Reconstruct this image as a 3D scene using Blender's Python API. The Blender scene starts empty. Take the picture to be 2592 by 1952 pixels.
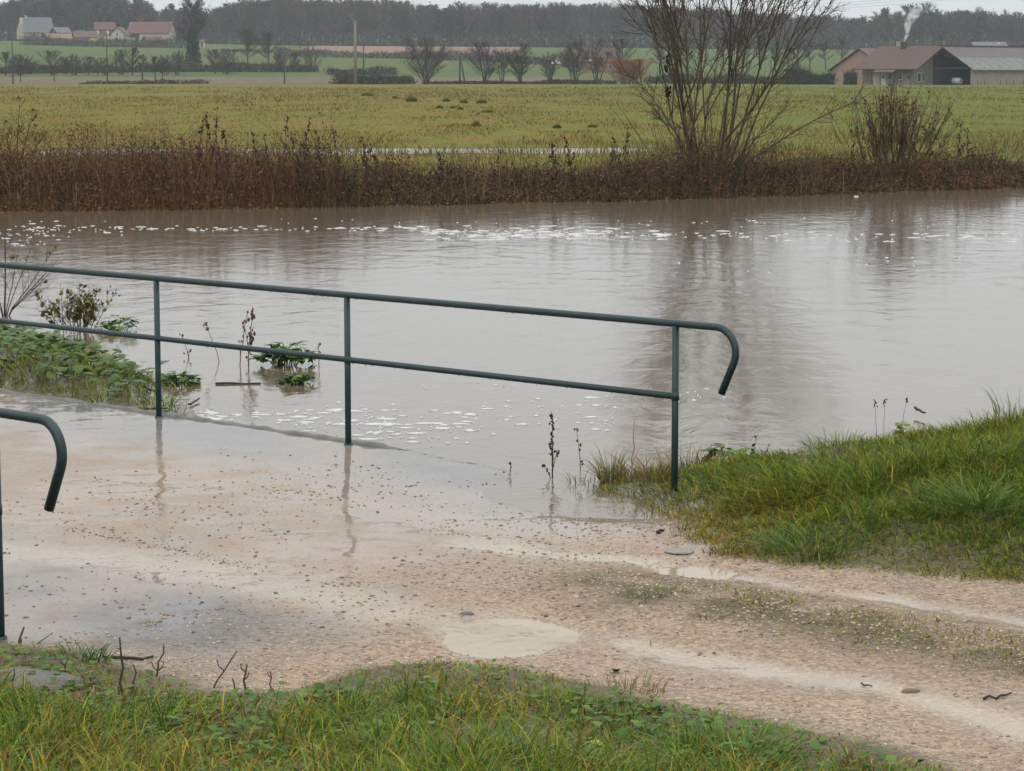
import bpy, math, random
import numpy as np
from mathutils import Vector

random.seed(7)
RNG = np.random.default_rng(7)
scene = bpy.context.scene
col = scene.collection
R = math.radians

# ------------------------------------------------------------------ camera
CAM_Z = 2.45                       # metres above the bridge deck (deck = z 0)
FOCAL = 6200.0                     # focal length in pixels of a 2592 wide frame
PITCH = math.atan(792.0 / FOCAL)   # camera looks this far below the horizon
cam_data = bpy.data.cameras.new('camera')
cam_data.sensor_width = 36.0
cam_data.lens = FOCAL / 2592.0 * 36.0
cam_data.clip_start = 0.1
cam_data.clip_end = 6000.0
cam = bpy.data.objects.new('camera', cam_data)
col.objects.link(cam)
cam.location = (0, 0, CAM_Z)
cam.rotation_euler = (math.pi / 2 - PITCH, 0, 0)
scene.camera = cam
scene.render.resolution_x = 1024
scene.render.resolution_y = 771

# ------------------------------------------------------------------ sky, sun, exposure
SUN_EL, SUN_AZ = 40.0, 200.0
world = bpy.data.worlds.new('World')
scene.world = world
world.use_nodes = True
wn = world.node_tree
wn.nodes.clear()
w_out = wn.nodes.new('ShaderNodeOutputWorld')
w_bg = wn.nodes.new('ShaderNodeBackground')
w_sky = wn.nodes.new('ShaderNodeTexSky')
w_sky.sky_type = 'NISHITA'
w_sky.sun_disc = False
w_sky.sun_elevation = R(SUN_EL)
w_sky.sun_rotation = R(SUN_AZ)
w_sky.dust_density = 4.0
w_hsv = wn.nodes.new('ShaderNodeHueSaturation')
w_hsv.inputs['Saturation'].default_value = 0.25
w_tc = wn.nodes.new('ShaderNodeTexCoord')
w_sep = wn.nodes.new('ShaderNodeSeparateXYZ')
w_abs = wn.nodes.new('ShaderNodeMath'); w_abs.operation = 'MAXIMUM'; w_abs.inputs[1].default_value = 0.0
w_mad = wn.nodes.new('ShaderNodeMath'); w_mad.operation = 'MULTIPLY_ADD'   # overcast sky: brighter overhead, (1 + 2 sin h) / 3
w_mad.inputs[1].default_value = 2.0; w_mad.inputs[2].default_value = 1.0
w_cloud = wn.nodes.new('ShaderNodeVectorMath'); w_cloud.operation = 'SCALE'
w_cloud.inputs[0].default_value = (7.3, 7.55, 7.7)
w_mix = wn.nodes.new('ShaderNodeMix'); w_mix.data_type = 'RGBA'
w_mix.inputs['Factor'].default_value = 0.92
L = wn.links.new
L(w_tc.outputs['Generated'], w_sep.inputs[0])
L(w_sep.outputs['Z'], w_abs.inputs[0])
L(w_abs.outputs[0], w_mad.inputs[0])
L(w_mad.outputs[0], w_cloud.inputs['Scale'])
L(w_sky.outputs[0], w_hsv.inputs['Color'])
L(w_hsv.outputs[0], w_mix.inputs[6])
L(w_cloud.outputs[0], w_mix.inputs[7])
L(w_mix.outputs[2], w_bg.inputs['Color'])
w_bg.inputs['Strength'].default_value = 0.1
L(w_bg.outputs[0], w_out.inputs['Surface'])

sun_data = bpy.data.lights.new('sun', 'SUN')
sun_data.energy = 0.5
sun_data.angle = R(50)
sun_data.color = (1.0, 0.97, 0.93)
sun = bpy.data.objects.new('sun', sun_data)
col.objects.link(sun)
sun.rotation_euler = (R(90 - SUN_EL), 0, R(180 - SUN_AZ))

scene.view_settings.view_transform = 'Standard'
scene.view_settings.look = 'None'
scene.view_settings.exposure = 0.0
scene.view_settings.gamma = 1.0
scene.view_settings.use_curve_mapping = False
scene.cycles.volume_bounces = 1
scene.cycles.max_bounces = 6

# ------------------------------------------------------------------ measuring: a spot in the photograph -> a point of the place
CP, SP = math.cos(PITCH), math.sin(PITCH)
def _ray(u, v):
    a, b = (u - 1296.0) / FOCAL, (v - 976.0) / FOCAL
    return Vector((a, CP - SP * b, -SP - CP * b))
def at(u, v, z=0.0):               # where it meets a level surface of height z
    r = _ray(u, v)
    return Vector((0, 0, CAM_Z)) + r * ((z - CAM_Z) / r.z)
def atY(u, v, Y):                  # at a known distance
    r = _ray(u, v)
    return Vector((0, 0, CAM_Z)) + r * (Y / r.y)

# ------------------------------------------------------------------ numeric helpers
def vnoise(x, y, seed=0):
    x = np.asarray(x, float); y = np.asarray(y, float)
    xi = np.floor(x).astype(np.int64); yi = np.floor(y).astype(np.int64)
    fx = x - xi; fy = y - yi
    fx = fx * fx * (3 - 2 * fx); fy = fy * fy * (3 - 2 * fy)
    def h(a, b):
        n = (a * 374761393 + b * 668265263 + seed * 974634721) & 0x7fffffff
        n = ((n ^ (n >> 13)) * 1274126177) & 0x7fffffff
        return ((n ^ (n >> 16)) & 0xffff) / 65535.0
    a = h(xi, yi); b = h(xi + 1, yi); c = h(xi, yi + 1); d = h(xi + 1, yi + 1)
    return (a * (1 - fx) + b * fx) * (1 - fy) + (c * (1 - fx) + d * fx) * fy
def fbm(x, y, seed=0, o=4):
    s = 0; a = 0.5; t = 0
    for i in range(o):
        s = s + a * vnoise(x * 2 ** i, y * 2 ** i, seed + i * 17); t += a; a *= 0.5
    return s / t
def sstep(a, b, x):
    t = np.clip((x - a) / (b - a), 0, 1)
    return t * t * (3 - 2 * t)
def dist_line(px, py, pts):
    d = np.full(np.shape(px), 1e9)
    for (x0, y0), (x1, y1) in zip(pts[:-1], pts[1:]):
        dx, dy = x1 - x0, y1 - y0
        t = np.clip(((px - x0) * dx + (py - y0) * dy) / (dx * dx + dy * dy + 1e-12), 0, 1)
        d = np.minimum(d, np.hypot(px - x0 - t * dx, py - y0 - t * dy))
    return d
def inside(px, py, poly):
    r = np.zeros(np.shape(px), bool)
    n = len(poly)
    for i in range(n):
        x0, y0 = poly[i]; x1, y1 = poly[(i + 1) % n]
        c = ((y0 > py) != (y1 > py)) & (px < (x1 - x0) * (py - y0) / (y1 - y0 + 1e-12) + x0)
        r ^= c
    return r
def signed(px, py, poly):          # > 0 inside
    d = dist_line(px, py, list(poly) + [poly[0]])
    return np.where(inside(px, py, poly), d, -d)

# ------------------------------------------------------------------ object helpers
def tag(o, label=None, cat=None, group=None, kind=None):
    if label: o['label'] = label
    if cat: o['category'] = cat
    if group: o['group'] = group
    if kind: o['kind'] = kind
    return o
def empty(name, loc=(0, 0, 0), rz=0.0):
    o = bpy.data.objects.new(name, None)
    col.objects.link(o)
    o.location = loc; o.rotation_euler = (0, 0, rz)
    o.empty_display_size = 0.2
    return o
def link(name, me, mat=None, parent=None):
    o = bpy.data.objects.new(name, me)
    col.objects.link(o)
    if mat is not None and not me.materials: me.materials.append(mat)
    if parent is not None: o.parent = parent
    return o
def mesh_np(name, V, T, tint=None, smooth=False, attrs=None):
    V = np.asarray(V, np.float32); T = np.asarray(T, np.int32)
    k = T.shape[1]
    me = bpy.data.meshes.new(name)
    me.vertices.add(len(V)); me.vertices.foreach_set('co', V.ravel())
    me.loops.add(T.size); me.loops.foreach_set('vertex_index', T.ravel())
    me.polygons.add(len(T)); me.polygons.foreach_set('loop_start', np.arange(0, T.size, k, dtype=np.int32))
    if smooth: me.polygons.foreach_set('use_smooth', np.ones(len(T), bool))
    me.update(calc_edges=True)
    if tint is not None:
        a = me.color_attributes.new('tint', 'FLOAT_COLOR', 'POINT')
        c = np.ones((len(V), 4), np.float32); c[:, :3] = tint
        a.data.foreach_set('color', c.ravel())
    for k2, val in (attrs or {}).items():
        a = me.attributes.new(k2, 'FLOAT', 'POINT')
        a.data.foreach_set('value', np.asarray(val, np.float32))
    return me

class Soup:
    """collects triangles with a colour per vertex"""
    def __init__(self): self.V = []; self.T = []; self.C = []; self.n = 0
    def add(self, V, T, c):
        V = np.asarray(V, float).reshape(-1, 3)
        c = np.asarray(c, float)
        if c.ndim == 1: c = np.tile(c, (len(V), 1))
        self.V.append(V); self.T.append(np.asarray(T, int).reshape(-1, 3) + self.n); self.C.append(c); self.n += len(V)
    def arrays(self):
        return np.concatenate(self.V), np.concatenate(self.T), np.concatenate(self.C)
    def build(self, name, mat, parent=None, smooth=False):
        V, T, C = self.arrays()
        return link(name, mesh_np(name, V, T, C, smooth), mat, parent)
    def tube(self, pts, rad, sides, c, cap=True, ref=None):
        P = np.asarray(pts, float); n = len(P)
        rad = np.broadcast_to(np.asarray(rad, float), (n,))
        tan = np.gradient(P, axis=0)
        tan /= np.linalg.norm(tan, axis=1)[:, None] + 1e-9
        if ref is not None: ref = np.asarray(ref, float)
        else: ref = np.array([0.0, 0, 1]) if abs(tan[:, 2]).mean() < 0.8 else np.array([1.0, 0, 0])
        e1 = np.cross(tan, ref); e1 /= np.linalg.norm(e1, axis=1)[:, None] + 1e-9
        e2 = np.cross(tan, e1)
        a = np.arange(sides) * 2 * math.pi / sides
        V = P[:, None, :] + rad[:, None, None] * (np.cos(a)[None, :, None] * e1[:, None, :] + np.sin(a)[None, :, None] * e2[:, None, :])
        i = np.arange(n - 1)[:, None] * sides; j = np.arange(sides)[None, :]; j2 = (j + 1) % sides
        q0, q1, q2, q3 = i + j, i + j2, i + sides + j2, i + sides + j
        T = np.concatenate([np.stack([q0, q1, q2], -1).reshape(-1, 3), np.stack([q0, q2, q3], -1).reshape(-1, 3)])
        if cap and sides > 3:
            c0 = [[0, k + 1, k] for k in range(1, sides - 1)]
            c1 = [[(n - 1) * sides, (n - 1) * sides + k, (n - 1) * sides + k + 1] for k in range(1, sides - 1)]
            T = np.concatenate([T, c0, c1])
        c = np.asarray(c, float)
        self.add(V.reshape(-1, 3), T, c)
    def box(self, c, s, colr, rz=0.0):
        x, y, z = np.array(s) / 2
        V = np.array([[sx * x, sy * y, sz * z] for sx in (-1, 1) for sy in (-1, 1) for sz in (-1, 1)])
        ca, sa = math.cos(rz), math.sin(rz)
        V = np.stack([V[:, 0] * ca - V[:, 1] * sa, V[:, 0] * sa + V[:, 1] * ca, V[:, 2]], 1) + np.array(c)
        Q = [(0, 1, 3, 2), (4, 6, 7, 5), (0, 4, 5, 1), (2, 3, 7, 6), (0, 2, 6, 4), (1, 5, 7, 3)]
        T = [t for q in Q for t in ((q[0], q[1], q[2]), (q[0], q[2], q[3]))]
        self.add(V, T, colr)

def blades(base, h, lean, width, c_root, c_tip, rng, face=None):
    """grass blades: 7 verts, 5 triangles each; base (N,3), lean (N,2) sideways reach of the tip"""
    N = len(base)
    a = rng.uniform(0, 2 * math.pi, N) if face is None else face
    w = np.stack([np.cos(a), np.sin(a), np.zeros(N)], 1) * (width / 2)[:, None]
    up = np.zeros((N, 3)); up[:, 2] = h
    ln = np.zeros((N, 3)); ln[:, :2] = lean
    p1 = base + up * 0.45 + ln * 0.18
    p2 = base + up * 0.82 + ln * 0.55
    p3 = base + up * 1.0 + ln
    V = np.stack([base - w, base + w, p1 - w * 0.9, p1 + w * 0.9, p2 - w * 0.6, p2 + w * 0.6, p3], 1)
    t = np.array([[0, 1, 3], [0, 3, 2], [2, 3, 5], [2, 5, 4], [4, 5, 6]])
    T = (np.arange(N)[:, None, None] * 7 + t[None]).reshape(-1, 3)
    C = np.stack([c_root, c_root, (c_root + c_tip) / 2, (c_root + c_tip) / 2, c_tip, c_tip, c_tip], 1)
    return V.reshape(-1, 3), T, C.reshape(-1, 3)

def leaf_quads(P, size, rng, c, flat=0.0, elong=1.5):
    """small folded leaves (4 verts, 2 triangles), random attitude; flat pulls them level"""
    N = len(P)
    d = rng.normal(size=(N, 3)); d[:, 2] *= (1 - flat); d /= np.linalg.norm(d, axis=1)[:, None]
    e = rng.normal(size=(N, 3)); e[:, 2] *= (1 - flat)
    e -= d * (e * d).sum(1)[:, None]; e /= np.linalg.norm(e, axis=1)[:, None] + 1e-9
    nrm = np.cross(d, e)
    s = size[:, None]
    V = np.stack([P - d * s * elong * .5, P + e * s * .5 + nrm * s * .12, P + d * s * elong * .5, P - e * s * .5 + nrm * s * .12], 1)
    T = (np.arange(N)[:, None, None] * 4 + np.array([[0, 1, 2], [0, 2, 3]])[None]).reshape(-1, 3)
    return V.reshape(-1, 3), T, np.repeat(c, 4, 0)

def pick(rng, N, palette, weights, jit=0.18):
    pal = np.array(palette, float); w = np.array(weights, float); w /= w.sum()
    c = pal[rng.choice(len(pal), N, p=w)]
    return c * (1 + rng.uniform(-jit, jit, (N, 1))) * (1 + rng.uniform(-jit / 3, jit / 3, (N, 3)))

# ------------------------------------------------------------------ materials
def new_mat(name):
    m = bpy.data.materials.new(name); m.use_nodes = True
    nt = m.node_tree
    return m, nt, nt.nodes['Principled BSDF']
def plain(name, c, rough=0.7, var=0.15, scale=3.0, bump=0.0, metal=0.0, detail=6.0):
    m, nt, b = new_mat(name)
    tc = nt.nodes.new('ShaderNodeTexCoord')
    n = nt.nodes.new('ShaderNodeTexNoise'); n.inputs['Scale'].default_value = scale; n.inputs['Detail'].default_value = detail
    nt.links.new(tc.outputs['Object'], n.inputs['Vector'])
    mx = nt.nodes.new('ShaderNodeMix'); mx.data_type = 'RGBA'
    mx.inputs[6].default_value = [x * (1 - var * 1.6) for x in c] + [1]
    mx.inputs[7].default_value = [min(1, x * (1 + var * 1.6)) for x in c] + [1]
    nt.links.new(n.outputs['Fac'], mx.inputs['Factor'])
    nt.links.new(mx.outputs[2], b.inputs['Base Color'])
    b.inputs['Roughness'].default_value = rough
    b.inputs['Metallic'].default_value = metal
    if bump:
        bp = nt.nodes.new('ShaderNodeBump'); bp.inputs['Strength'].default_value = bump; bp.inputs['Distance'].default_value = 0.02
        nt.links.new(n.outputs['Fac'], bp.inputs['Height']); nt.links.new(bp.outputs[0], b.inputs['Normal'])
    return m
def tinted(name, rough=0.6, trans=0.0, spec=0.3):
    m, nt, b = new_mat(name)
    a = nt.nodes.new('ShaderNodeAttribute'); a.attribute_name = 'tint'
    nt.links.new(a.outputs['Color'], b.inputs['Base Color'])
    b.inputs['Roughness'].default_value = rough
    b.inputs['Specular IOR Level'].default_value = spec
    if trans:
        t = nt.nodes.new('ShaderNodeBsdfTranslucent')
        mx = nt.nodes.new('ShaderNodeMixShader'); mx.inputs[0].default_value = trans
        nt.links.new(a.outputs['Color'], t.inputs['Color'])
        nt.links.new(b.outputs[0], mx.inputs[1]); nt.links.new(t.outputs[0], mx.inputs[2])
        nt.links.new(mx.outputs[0], nt.nodes['Material Output'].inputs['Surface'])
    return m
M_GRASS = tinted('wet_grass', 0.5, 0.18, 0.14)
M_LEAF = tinted('leaf', 0.48, 0.2, 0.18)
M_DRY = tinted('dry_plant', 0.75, 0.12, 0.2)
M_BARK = tinted('bark', 0.75, 0.0, 0.25)
M_TWIG = tinted('far_twigs', 0.85, 0.0, 0.1)
M_STONE = tinted('wet_stone', 0.45, 0.0, 0.4)

def ground_material():
    m, nt, b = new_mat('wet_ground')
    N, K = nt.nodes.new, nt.links.new
    a = N('ShaderNodeAttribute'); a.attribute_name = 'tint'
    w = N('ShaderNodeAttribute'); w.attribute_name = 'wet'
    g = N('ShaderNodeAttribute'); g.attribute_name = 'grit'
    tc = N('ShaderNodeTexCoord')
    n1 = N('ShaderNodeTexNoise'); n1.inputs['Scale'].default_value = 2.2; n1.inputs['Detail'].default_value = 8; n1.inputs['Roughness'].default_value = 0.65
    n2 = N('ShaderNodeTexNoise'); n2.inputs['Scale'].default_value = 42; n2.inputs['Detail'].default_value = 5; n2.inputs['Roughness'].default_value = 0.7
    vo = N('ShaderNodeTexVoronoi'); vo.inputs['Scale'].default_value = 55; vo.inputs['Randomness'].default_value = 1.0
    for t in (n1, n2, vo): K(tc.outputs['Object'], t.inputs['Vector'])
    # grain: brightness of single grains
    sv = N('ShaderNodeSeparateColor'); K(vo.outputs['Color'], sv.inputs[0])
    r1 = N('ShaderNodeMapRange'); r1.inputs[3].default_value = 0.62; r1.inputs[4].default_value = 1.38; K(sv.outputs[0], r1.inputs[0])
    r2 = N('ShaderNodeMapRange'); r2.inputs[1].default_value = 0.25; r2.inputs[2].default_value = 0.75; r2.inputs[3].default_value = 0.8; r2.inputs[4].default_value = 1.2; K(n1.outputs['Fac'], r2.inputs[0])
    r3 = N('ShaderNodeMapRange'); r3.inputs[1].default_value = 0.3; r3.inputs[2].default_value = 0.7; r3.inputs[3].default_value = 0.78; r3.inputs[4].default_value = 1.22; K(n2.outputs['Fac'], r3.inputs[0])
    gm = N('ShaderNodeMix'); gm.data_type = 'FLOAT'; gm.inputs[2].default_value = 1.0
    K(g.outputs['Fac'], gm.inputs[0]); K(r1.outputs[0], gm.inputs[3])
    p1 = N('ShaderNodeMath'); p1.operation = 'MULTIPLY'; K(gm.outputs[0], p1.inputs[0]); K(r2.outputs[0], p1.inputs[1])
    p2 = N('ShaderNodeMath'); p2.operation = 'MULTIPLY'; K(p1.outputs[0], p2.inputs[0]); K(r3.outputs[0], p2.inputs[1])
    vm = N('ShaderNodeVectorMath'); vm.operation = 'SCALE'; K(a.outputs['Color'], vm.inputs[0]); K(p2.outputs[0], vm.inputs['Scale'])
    K(vm.outputs[0], b.inputs['Base Color'])
    b.inputs['Roughness'].default_value = 0.7
    b.inputs['Specular IOR Level'].default_value = 0.25
    # water film broken up by the ground's own roughness
    nb = N('ShaderNodeMath'); nb.operation = 'MULTIPLY_ADD'; nb.inputs[1].default_value = -1.1; K(n1.outputs['Fac'], nb.inputs[0])
    nb2 = N('ShaderNodeMath'); nb2.operation = 'MULTIPLY_ADD'; nb2.inputs[1].default_value = -0.5; nb2.inputs[2].default_value = 0.8; K(n2.outputs['Fac'], nb2.inputs[0])
    K(nb2.outputs[0], nb.inputs[2])
    ad = N('ShaderNodeMath'); ad.operation = 'ADD'; K(w.outputs['Fac'], ad.inputs[0]); K(nb.outputs[0], ad.inputs[1])
    fr = N('ShaderNodeMapRange'); fr.interpolation_type = 'SMOOTHSTEP'; fr.inputs[1].default_value = 0.3; fr.inputs[2].default_value = 0.75; K(ad.outputs[0], fr.inputs[0])
    cw = N('ShaderNodeMath'); cw.operation = 'MULTIPLY'; cw.inputs[1].default_value = 0.78; K(fr.outputs[0], cw.inputs[0]); K(cw.outputs[0], b.inputs['Coat Weight'])
    b.inputs['Coat IOR'].default_value = 1.33
    cr = N('ShaderNodeMapRange'); cr.inputs[3].default_value = 0.3; cr.inputs[4].default_value = 0.05; K(fr.outputs[0], cr.inputs[0])
    K(cr.outputs[0], b.inputs['Coat Roughness'])
    bp = N('ShaderNodeBump'); bp.inputs['Strength'].default_value = 0.7; bp.inputs['Distance'].default_value = 0.012
    hs = N('ShaderNodeMath'); hs.operation = 'MULTIPLY_ADD'; hs.inputs[1].default_value = 0.6
    K(vo.outputs['Distance'], hs.inputs[0]); K(n2.outputs['Fac'], hs.inputs[2])
    K(hs.outputs[0], bp.inputs['Height']); K(bp.outputs[0], b.inputs['Normal'])
    n3 = N('ShaderNodeTexNoise'); n3.inputs['Scale'].default_value = 9; n3.inputs['Detail'].default_value = 2; K(tc.outputs['Object'], n3.inputs['Vector'])
    b2 = N('ShaderNodeBump'); b2.inputs['Strength'].default_value = 0.07; b2.inputs['Distance'].default_value = 0.02
    K(n3.outputs['Fac'], b2.inputs['Height']); K(b2.outputs[0], b.inputs['Coat Normal'])
    return m
M_GROUND = ground_material()

def water_material(name, c, ripple, sx=1.0, sy=1.0, rough=0.04, murk=0.1):
    m, nt, b = new_mat(name)
    N, K = nt.nodes.new, nt.links.new
    b.inputs['IOR'].default_value = 1.33
    b.inputs['Roughness'].default_value = rough
    tc = N('ShaderNodeTexCoord'); mp = N('ShaderNodeMapping'); mp.inputs['Scale'].default_value = (sx, sy, 1)
    K(tc.outputs['Object'], mp.inputs[0])
    n1 = N('ShaderNodeTexNoise'); n1.inputs['Scale'].default_value = 1.0; n1.inputs['Detail'].default_value = 5; n1.inputs['Roughness'].default_value = 0.55
    n1.inputs['Distortion'].default_value = 0.6
    n2 = N('ShaderNodeTexNoise'); n2.inputs['Scale'].default_value = 0.07; n2.inputs['Detail'].default_value = 3
    K(mp.outputs[0], n1.inputs['Vector']); K(mp.outputs[0], n2.inputs['Vector'])
    mr = N('ShaderNodeMapRange'); mr.inputs[1].default_value = 0.35; mr.inputs[2].default_value = 0.65; mr.inputs[3].default_value = ripple * 0.35; mr.inputs[4].default_value = ripple * 1.5
    K(n2.outputs['Fac'], mr.inputs[0])
    bp = N('ShaderNodeBump'); bp.inputs['Distance'].default_value = 0.05
    K(mr.outputs[0], bp.inputs['Strength']); K(n1.outputs['Fac'], bp.inputs['Height']); K(bp.outputs[0], b.inputs['Normal'])
    mx = N('ShaderNodeMix'); mx.data_type = 'RGBA'
    mx.inputs[6].default_value = [x * (1 - murk) for x in c] + [1]; mx.inputs[7].default_value = [x * (1 + murk) for x in c] + [1]
    K(n2.outputs['Fac'], mx.inputs['Factor']); K(mx.outputs[2], b.inputs['Base Color'])
    return m
M_WATER = water_material('muddy_river_water', (0.122, 0.093, 0.063), 0.25, 2.4, 1.5, 0.075)
M_PUDDLE = water_material('milky_puddle_water', (0.295, 0.235, 0.155), 0.05, 6, 6, 0.03, 0.05)
M_POOL = water_material('flood_pool_water', (0.12, 0.10, 0.06), 0.6, 1.5, 1, 0.3)

def meadow_material(name, c1, c2, c3, s1, s2):
    m, nt, b = new_mat(name)
    N, K = nt.nodes.new, nt.links.new
    tc = N('ShaderNodeTexCoord'); mp = N('ShaderNodeMapping'); mp.inputs['Scale'].default_value = (1, 0.45, 1)
    K(tc.outputs['Object'], mp.inputs[0])
    n1 = N('ShaderNodeTexNoise'); n1.inputs['Scale'].default_value = s1; n1.inputs['Detail'].default_value = 8; n1.inputs['Roughness'].default_value = 0.65
    n2 = N('ShaderNodeTexNoise'); n2.inputs['Scale'].default_value = s2; n2.inputs['Detail'].default_value = 6; n2.inputs['Roughness'].default_value = 0.7
    K(mp.outputs[0], n1.inputs['Vector']); K(mp.outputs[0], n2.inputs['Vector'])
    r = N('ShaderNodeValToRGB'); r.color_ramp.elements[0].position = 0.36; r.color_ramp.elements[1].position = 0.64
    r.color_ramp.elements[0].color = (*c1, 1); r.color_ramp.elements[1].color = (*c2, 1)
    e = r.color_ramp.elements.new(0.5); e.color = (*c3, 1)
    K(n1.outputs['Fac'], r.inputs[0])
    mr = N('ShaderNodeMapRange'); mr.inputs[1].default_value = 0.3; mr.inputs[2].default_value = 0.7; mr.inputs[3].default_value = 0.68; mr.inputs[4].default_value = 1.3
    K(n2.outputs['Fac'], mr.inputs[0])
    vm = N('ShaderNodeVectorMath'); vm.operation = 'SCALE'; K(r.outputs[0], vm.inputs[0]); K(mr.outputs[0], vm.inputs['Scale'])
    K(vm.outputs[0], b.inputs['Base Color'])
    b.inputs['Roughness'].default_value = 0.9; b.inputs['Specular IOR Level'].default_value = 0.1
    return m
M_MEADOW = meadow_material('meadow_turf', (0.096, 0.108, 0.011), (0.150, 0.092, 0.016), (0.122, 0.100, 0.013), 0.42, 1.6)
def green_side(m):                 # the right half of the meadow is greener
    nt = m.node_tree; N, K = nt.nodes.new, nt.links.new; b = nt.nodes['Principled BSDF']
    src = b.inputs['Base Color'].links[0].from_socket
    tc = N('ShaderNodeTexCoord'); sp = N('ShaderNodeSeparateXYZ'); K(tc.outputs['Object'], sp.inputs[0])
    nz = N('ShaderNodeTexNoise'); nz.inputs['Scale'].default_value = .05; nz.inputs['Detail'].default_value = 5; K(tc.outputs['Object'], nz.inputs['Vector'])
    ad = N('ShaderNodeMath'); ad.operation = 'MULTIPLY_ADD'; ad.inputs[1].default_value = 30; K(nz.outputs['Fac'], ad.inputs[0]); K(sp.outputs['X'], ad.inputs[2])
    mr = N('ShaderNodeMapRange'); mr.inputs[1].default_value = 12; mr.inputs[2].default_value = 30; K(ad.outputs[0], mr.inputs[0])
    mx = N('ShaderNodeMix'); mx.data_type = 'RGBA'; mx.blend_type = 'MULTIPLY'; mx.inputs[7].default_value = (.76, .99, .85, 1)
    K(mr.outputs[0], mx.inputs['Factor']); K(src, mx.inputs[6]); K(mx.outputs[2], b.inputs['Base Color'])
green_side(M_MEADOW)
M_HILL = meadow_material('hill_pasture', (0.052, 0.080, 0.016), (0.078, 0.084, 0.024), (0.062, 0.086, 0.019), 0.03, 0.3)
M_PLOUGH = meadow_material('ploughed_soil', (0.17, 0.105, 0.075), (0.20, 0.125, 0.09), (0.185, 0.115, 0.08), 0.03, 0.4)
M_STRIP = meadow_material('bare_field_edge', (0.105, 0.085, 0.050), (0.125, 0.092, 0.062), (0.115, 0.088, 0.055), 0.05, 0.6)

def paint_material():
    m, nt, b = new_mat('green_pipe_paint')
    N, K = nt.nodes.new, nt.links.new
    tc = N('ShaderNodeTexCoord')
    n = N('ShaderNodeTexNoise'); n.inputs['Scale'].default_value = 11; n.inputs['Detail'].default_value = 9; n.inputs['Roughness'].default_value = 0.72
    n2 = N('ShaderNodeTexNoise'); n2.inputs['Scale'].default_value = 60; n2.inputs['Detail'].default_value = 3
    K(tc.outputs['Object'], n.inputs['Vector']); K(tc.outputs['Object'], n2.inputs['Vector'])
    r = N('ShaderNodeValToRGB'); cr = r.color_ramp
    cr.elements[0].position = 0.35; cr.elements[0].color = (0.004, 0.014, 0.015, 1)
    cr.elements[1].position = 0.69; cr.elements[1].color = (0.060, 0.030, 0.017, 1)
    e = cr.elements.new(0.56); e.color = (0.006, 0.025, 0.028, 1)
    e = cr.elements.new(0.62); e.color = (0.012, 0.034, 0.036, 1)
    K(n.outputs['Fac'], r.inputs[0]); K(r.outputs[0], b.inputs['Base Color'])
    mr = N('ShaderNodeMapRange'); mr.inputs[3].default_value = 0.3; mr.inputs[4].default_value = 0.7; K(n.outputs['Fac'], mr.inputs[0])
    K(mr.outputs[0], b.inputs['Roughness'])
    bp = N('ShaderNodeBump'); bp.inputs['Strength'].default_value = 0.35; bp.inputs['Distance'].default_value = 0.004
    K(n2.outputs['Fac'], bp.inputs['Height']); K(bp.outputs[0], b.inputs['Normal'])
    return m
M_PAINT = paint_material()
M_FOAM = plain('river_foam', (0.52, 0.515, 0.50), 0.8, 0.08, 30)
M_DROP = plain('water_drop', (0.5, 0.52, 0.53), 0.05, 0.02)
M_CONC = plain('old_concrete', (0.13, 0.115, 0.10), 0.75, 0.3, 9, 0.4)

# ------------------------------------------------------------------ layout of the near ground (metres)
A = at(400, 1060); B = at(880, 1122); C = at(1707, 1251)
NP = at(1, 1622)
DIR = Vector((A.x - C.x, A.y - C.y, 0)).normalized()       # along the bridge, away to the left
NOR = Vector((DIR.y, -DIR.x, 0))                            # across the bridge, away from the viewer
if NOR.y < 0: NOR = -NOR
def along(p): return (p.x - C.x) * DIR.x + (p.y - C.y) * DIR.y
def rail_point(s, off=0.0, z=0.0): return Vector((C.x + DIR.x * s + NOR.x * off, C.y + DIR.y * s + NOR.y * off, z))
NEAR_OFF = (NP.x - C.x) * NOR.x + (NP.y - C.y) * NOR.y      # near handrail lies this far (negative) from the far one
NEAR_S = along(NP)
def w2(l, z=0.0): return [tuple(at(u, v, z)[:2]) for u, v in l]

TRACK_EDGE = w2([(1440, 1222), (1500, 1240), (1600, 1275), (1720, 1305), (1780, 1372), (1850, 1400), (2000, 1422), (2300, 1455), (2592, 1476), (2800, 1492)]) + [(5.0, 10.9), (9.5, 9.6)]
SHORE_R = [(0.30, 14.6), (0.75, 15.0), (1.3, 15.15), (2.0, 15.3), (3.0, 15.9), (4.2, 16.8), (6.0, 18.0), (9.5, 19.5)]
RIGHT_BANK = TRACK_EDGE + SHORE_R[::-1]
NEAR_EDGE = [(-9.5, 14.6), (-4.5, 11.6)] + w2([(-200, 1590), (0, 1628), (230, 1652), (400, 1702), (560, 1757), (700, 1755), (800, 1722), (950, 1682), (1100, 1676), (1300, 1690), (1500, 1728), (1650, 1762), (1800, 1798), (2000, 1842), (2250, 1898), (2420, 1948), (2600, 2008)]) + [(3.5, 7.2), (9.5, 5.0)]
NEAR_BANK = NEAR_EDGE + [(9.5, -6), (-9.5, -6)]
_lb = w2([(0, 835), (150, 856), (280, 893), (400, 935), (470, 965), (440, 1010)], 0.0)
LEFT_SHORE = [(-9.5, 25.6), (-6.5, 23.2)] + _lb
LEFT_BANK = LEFT_SHORE + [tuple(rail_point(s, 0.16)[:2]) for s in (4.35, 4.6, 5.5, 7.5, 12.0)]
MED_LINE = w2([(1480, 1490), (1700, 1515), (2000, 1560), (2300, 1600), (2592, 1650)]) + [(4.5, 8.8), (9.5, 6.8)]
RUN1 = w2([(1180, 1375), (1420, 1400), (1640, 1418), (1780, 1440), (2000, 1480), (2250, 1510), (2450, 1545), (2592, 1570)]) + [(4.2, 9.9)]
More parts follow.
